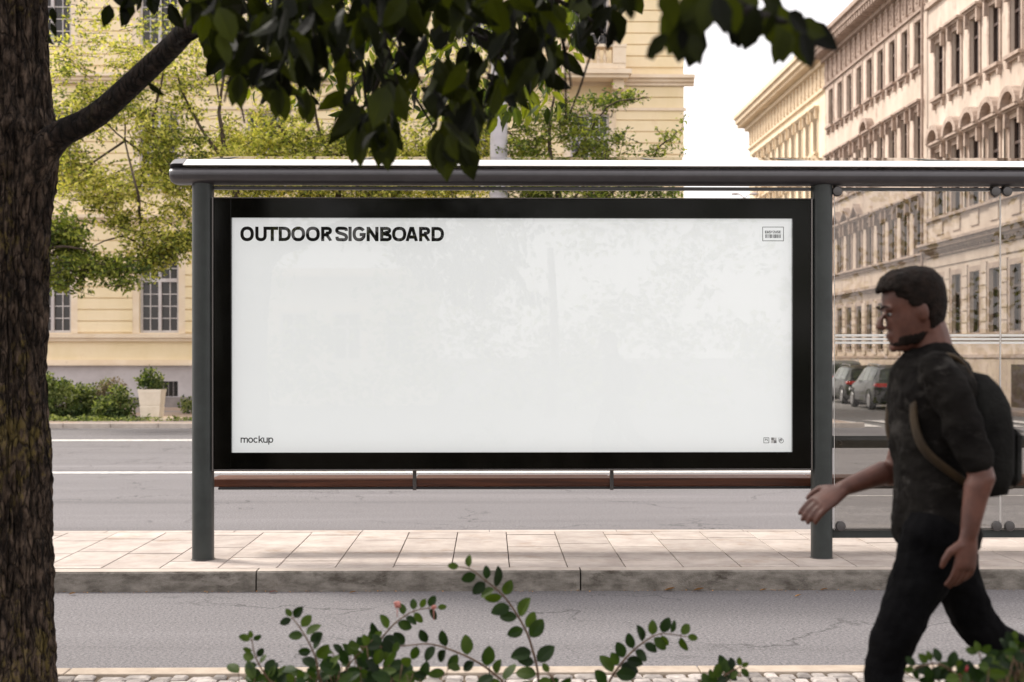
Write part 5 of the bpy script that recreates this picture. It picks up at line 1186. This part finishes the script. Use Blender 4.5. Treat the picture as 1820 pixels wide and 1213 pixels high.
for an,dr in ((anN,Vector((-1,0,-.02))),(anF,Vector((-.35,0,-1)))):
    dn=dr.normalized(); up=Vector((0,1,0)).cross(dn)*-1
    if an is anN: up=Vector((0,0,1))
    else: up=Vector((-1,0,.35)).normalized()
    heel=an-up*.055 if an is anN else an-up*.02; m=MB(); rg=[]
    for t,w_,hh in ((-.07,.025,.07),(-.05,.036,.10),(.0,.040,.105),(.05,.042,.085),(.10,.048,.062),(.16,.046,.045),(.195,.028,.03)):
        rg.append([heel+dn*t+Vector((0,math.cos(a)*w_,0))+up*(-.02+(math.sin(a)*.5+.5)*hh) for a in [2*PI*k/14 for k in range(14)]])
    m.rings(rg); sh=m.build('shoe',M['shoe'],RT,po,smooth=True)
    m=MB(); m.rings([[heel+dn*t+Vector((0,s*w_,0))+up*q for s,q in ((-1,-.033),(1,-.033),(1,-.012),(-1,-.012))] for t,w_ in ((-.078,.026),(-.05,.038),(.0,.042),(.1,.050),(.16,.047),(.2,.028))]); m.build('sole',M['sole'],sh,po)
# backpack (worn, own thing)
bc=Q(1752,765); RB=empty('backpack',bc,'dark fabric backpack worn by the walking man','backpack'); m=MB(); rg=[]
for z,dx,hx,hyy in ((-.19,-.02,.03,.08),(-.18,-.018,.055,.125),(-.12,-.016,.068,.145),(0,-.018,.070,.15),(.08,-.024,.064,.145),(.13,-.036,.05,.13),(.165,-.05,.034,.10),(.175,-.06,.01,.04)):
    ring=[]
    for k in range(24):
        t=2*PI*k/24; ring.append((bc.x+dx+math.copysign(abs(math.cos(t))**.6,math.cos(t))*hx,bc.y+math.copysign(abs(math.sin(t))**.6,math.sin(t))*hyy,bc.z+z))
    rg.append(ring)
m.rings(rg); autosmooth(m.build('bag',M['pack'],RB,tuple(bc)),60)
m=MB(); m.bbox(bc.x+.035,bc.x+.075,bc.y-.105,bc.y+.105,bc.z-.16,bc.z+.01,.02); m.build('front_pocket',M['pack'],RB,tuple(bc)); m=MB(); m.tube([(bc.x+.078,bc.y-.09,bc.z+.0),(bc.x+.080,bc.y,bc.z+.006),(bc.x+.078,bc.y+.09,bc.z)],.004,6); m.build('zip',M['rim'],RB,tuple(bc))
for s,sh_ in ((-1,shN),(1,shF)):
    y=HYp+s*.115; m=MB(); pl=[Vector((bc.x-.08,y,bc.z+.14)),Vector((Q(1680,642).x,y,Q(1680,642).z)),Vector((Q(1650,636).x,y,Q(1650,634).z)),Vector((Q(1620,662).x,y,Q(1612,662).z)),Vector((Q(1602,725).x,y,Q(1600,725).z)),Vector((Q(1612,790).x,y+s*.035,Q(1600,790).z)),Vector((Q(1665,838).x,y+s*.05,Q(1640,838).z)),Vector((bc.x-.06,y,bc.z-.17))]
    sp=smoothpath(pl,5); m.tube(sp,.010,10,sy=2.4); m.build('strap',M['ochre'],RB,tuple(bc),smooth=True)
m=MB(); m.tube([(bc.x-.07,bc.y-.04,bc.z+.155),(bc.x-.07,bc.y,bc.z+.20),(bc.x-.07,bc.y+.04,bc.z+.155)],.007,6); m.build('handle',M['pack'],RB,tuple(bc))

# ------------------------------------------------------------------ across the street behind the viewer (shows only as reflection in the sign glass)
B=Bld('pale_building','low pale rendered building behind the viewer, reflected faintly in the sign glass','left',(0,-24,0))
B.m=lambda u,v,z:(u,-24+v,z); B.lm=lambda u,v,z:(u,v,z)
us=[-6.1,-4.45,-2.8]; ops=[(u-.45,u+.45,1.4,2.9) for u in us]
B.wall(-7.2,-1.75,-.1,4.2,ops,.2,5,M['planter'])
for u in us: B.window(u,1.4,2.9,.9,M['winwhite'],M['yellowtrim'],.17,'plain')
B.cornice('eaves_cornice',-7.3,-1.65,[(4.0,4.25,.3)],M['yellowtrim'])
rt_=random.Random(31)
for i,(x,y,s) in enumerate(((-6.5,-13,1.0),(1.5,-15,1.1),(8,-14,1.0),(-13,-14,1.0))):
    r=empty('street_tree',(x,y,0),['leafy street tree behind the viewer reflected at left of sign glass','leafy street tree behind the viewer reflected at centre of sign glass','leafy street tree behind the viewer reflected at right of sign glass','leafy street tree behind the viewer beyond left end of the sign'][i],'tree')
    m=MB(); limb(m,[(x,y,0),(x+.1,y,2),(x,y,4.2)],.16,.08,10); m.build('trunk',M['farbark'],r,(x,y,0)); m=MB()
    for k in range(34): cloud(m,(x+rt_.gauss(0,2.1),y+rt_.gauss(0,1.2),5.4+rt_.gauss(0,1.5)),(.8,.8,.6),50,.22,.13,rt_)
    m.build('crown',M['leaffar2'],r,(x,y,0),tones=True)

m=MB(); rh_=random.Random(8)  # unseen greenery added to soften the horizon edge mirrored in the sign
for k in range(150): cloud(m,(rh_.uniform(-9,16),-21+rh_.uniform(-1,1),rh_.uniform(.2,2.4)*(1 if k%3 else 1.5)),(.9,.6,.6),45,.26,.16,rh_)
tag(m.build('hedge',M['bush'],tones=True),'long loose green hedge behind the viewer, reflected low in the sign glass','hedge',None,'stuff')
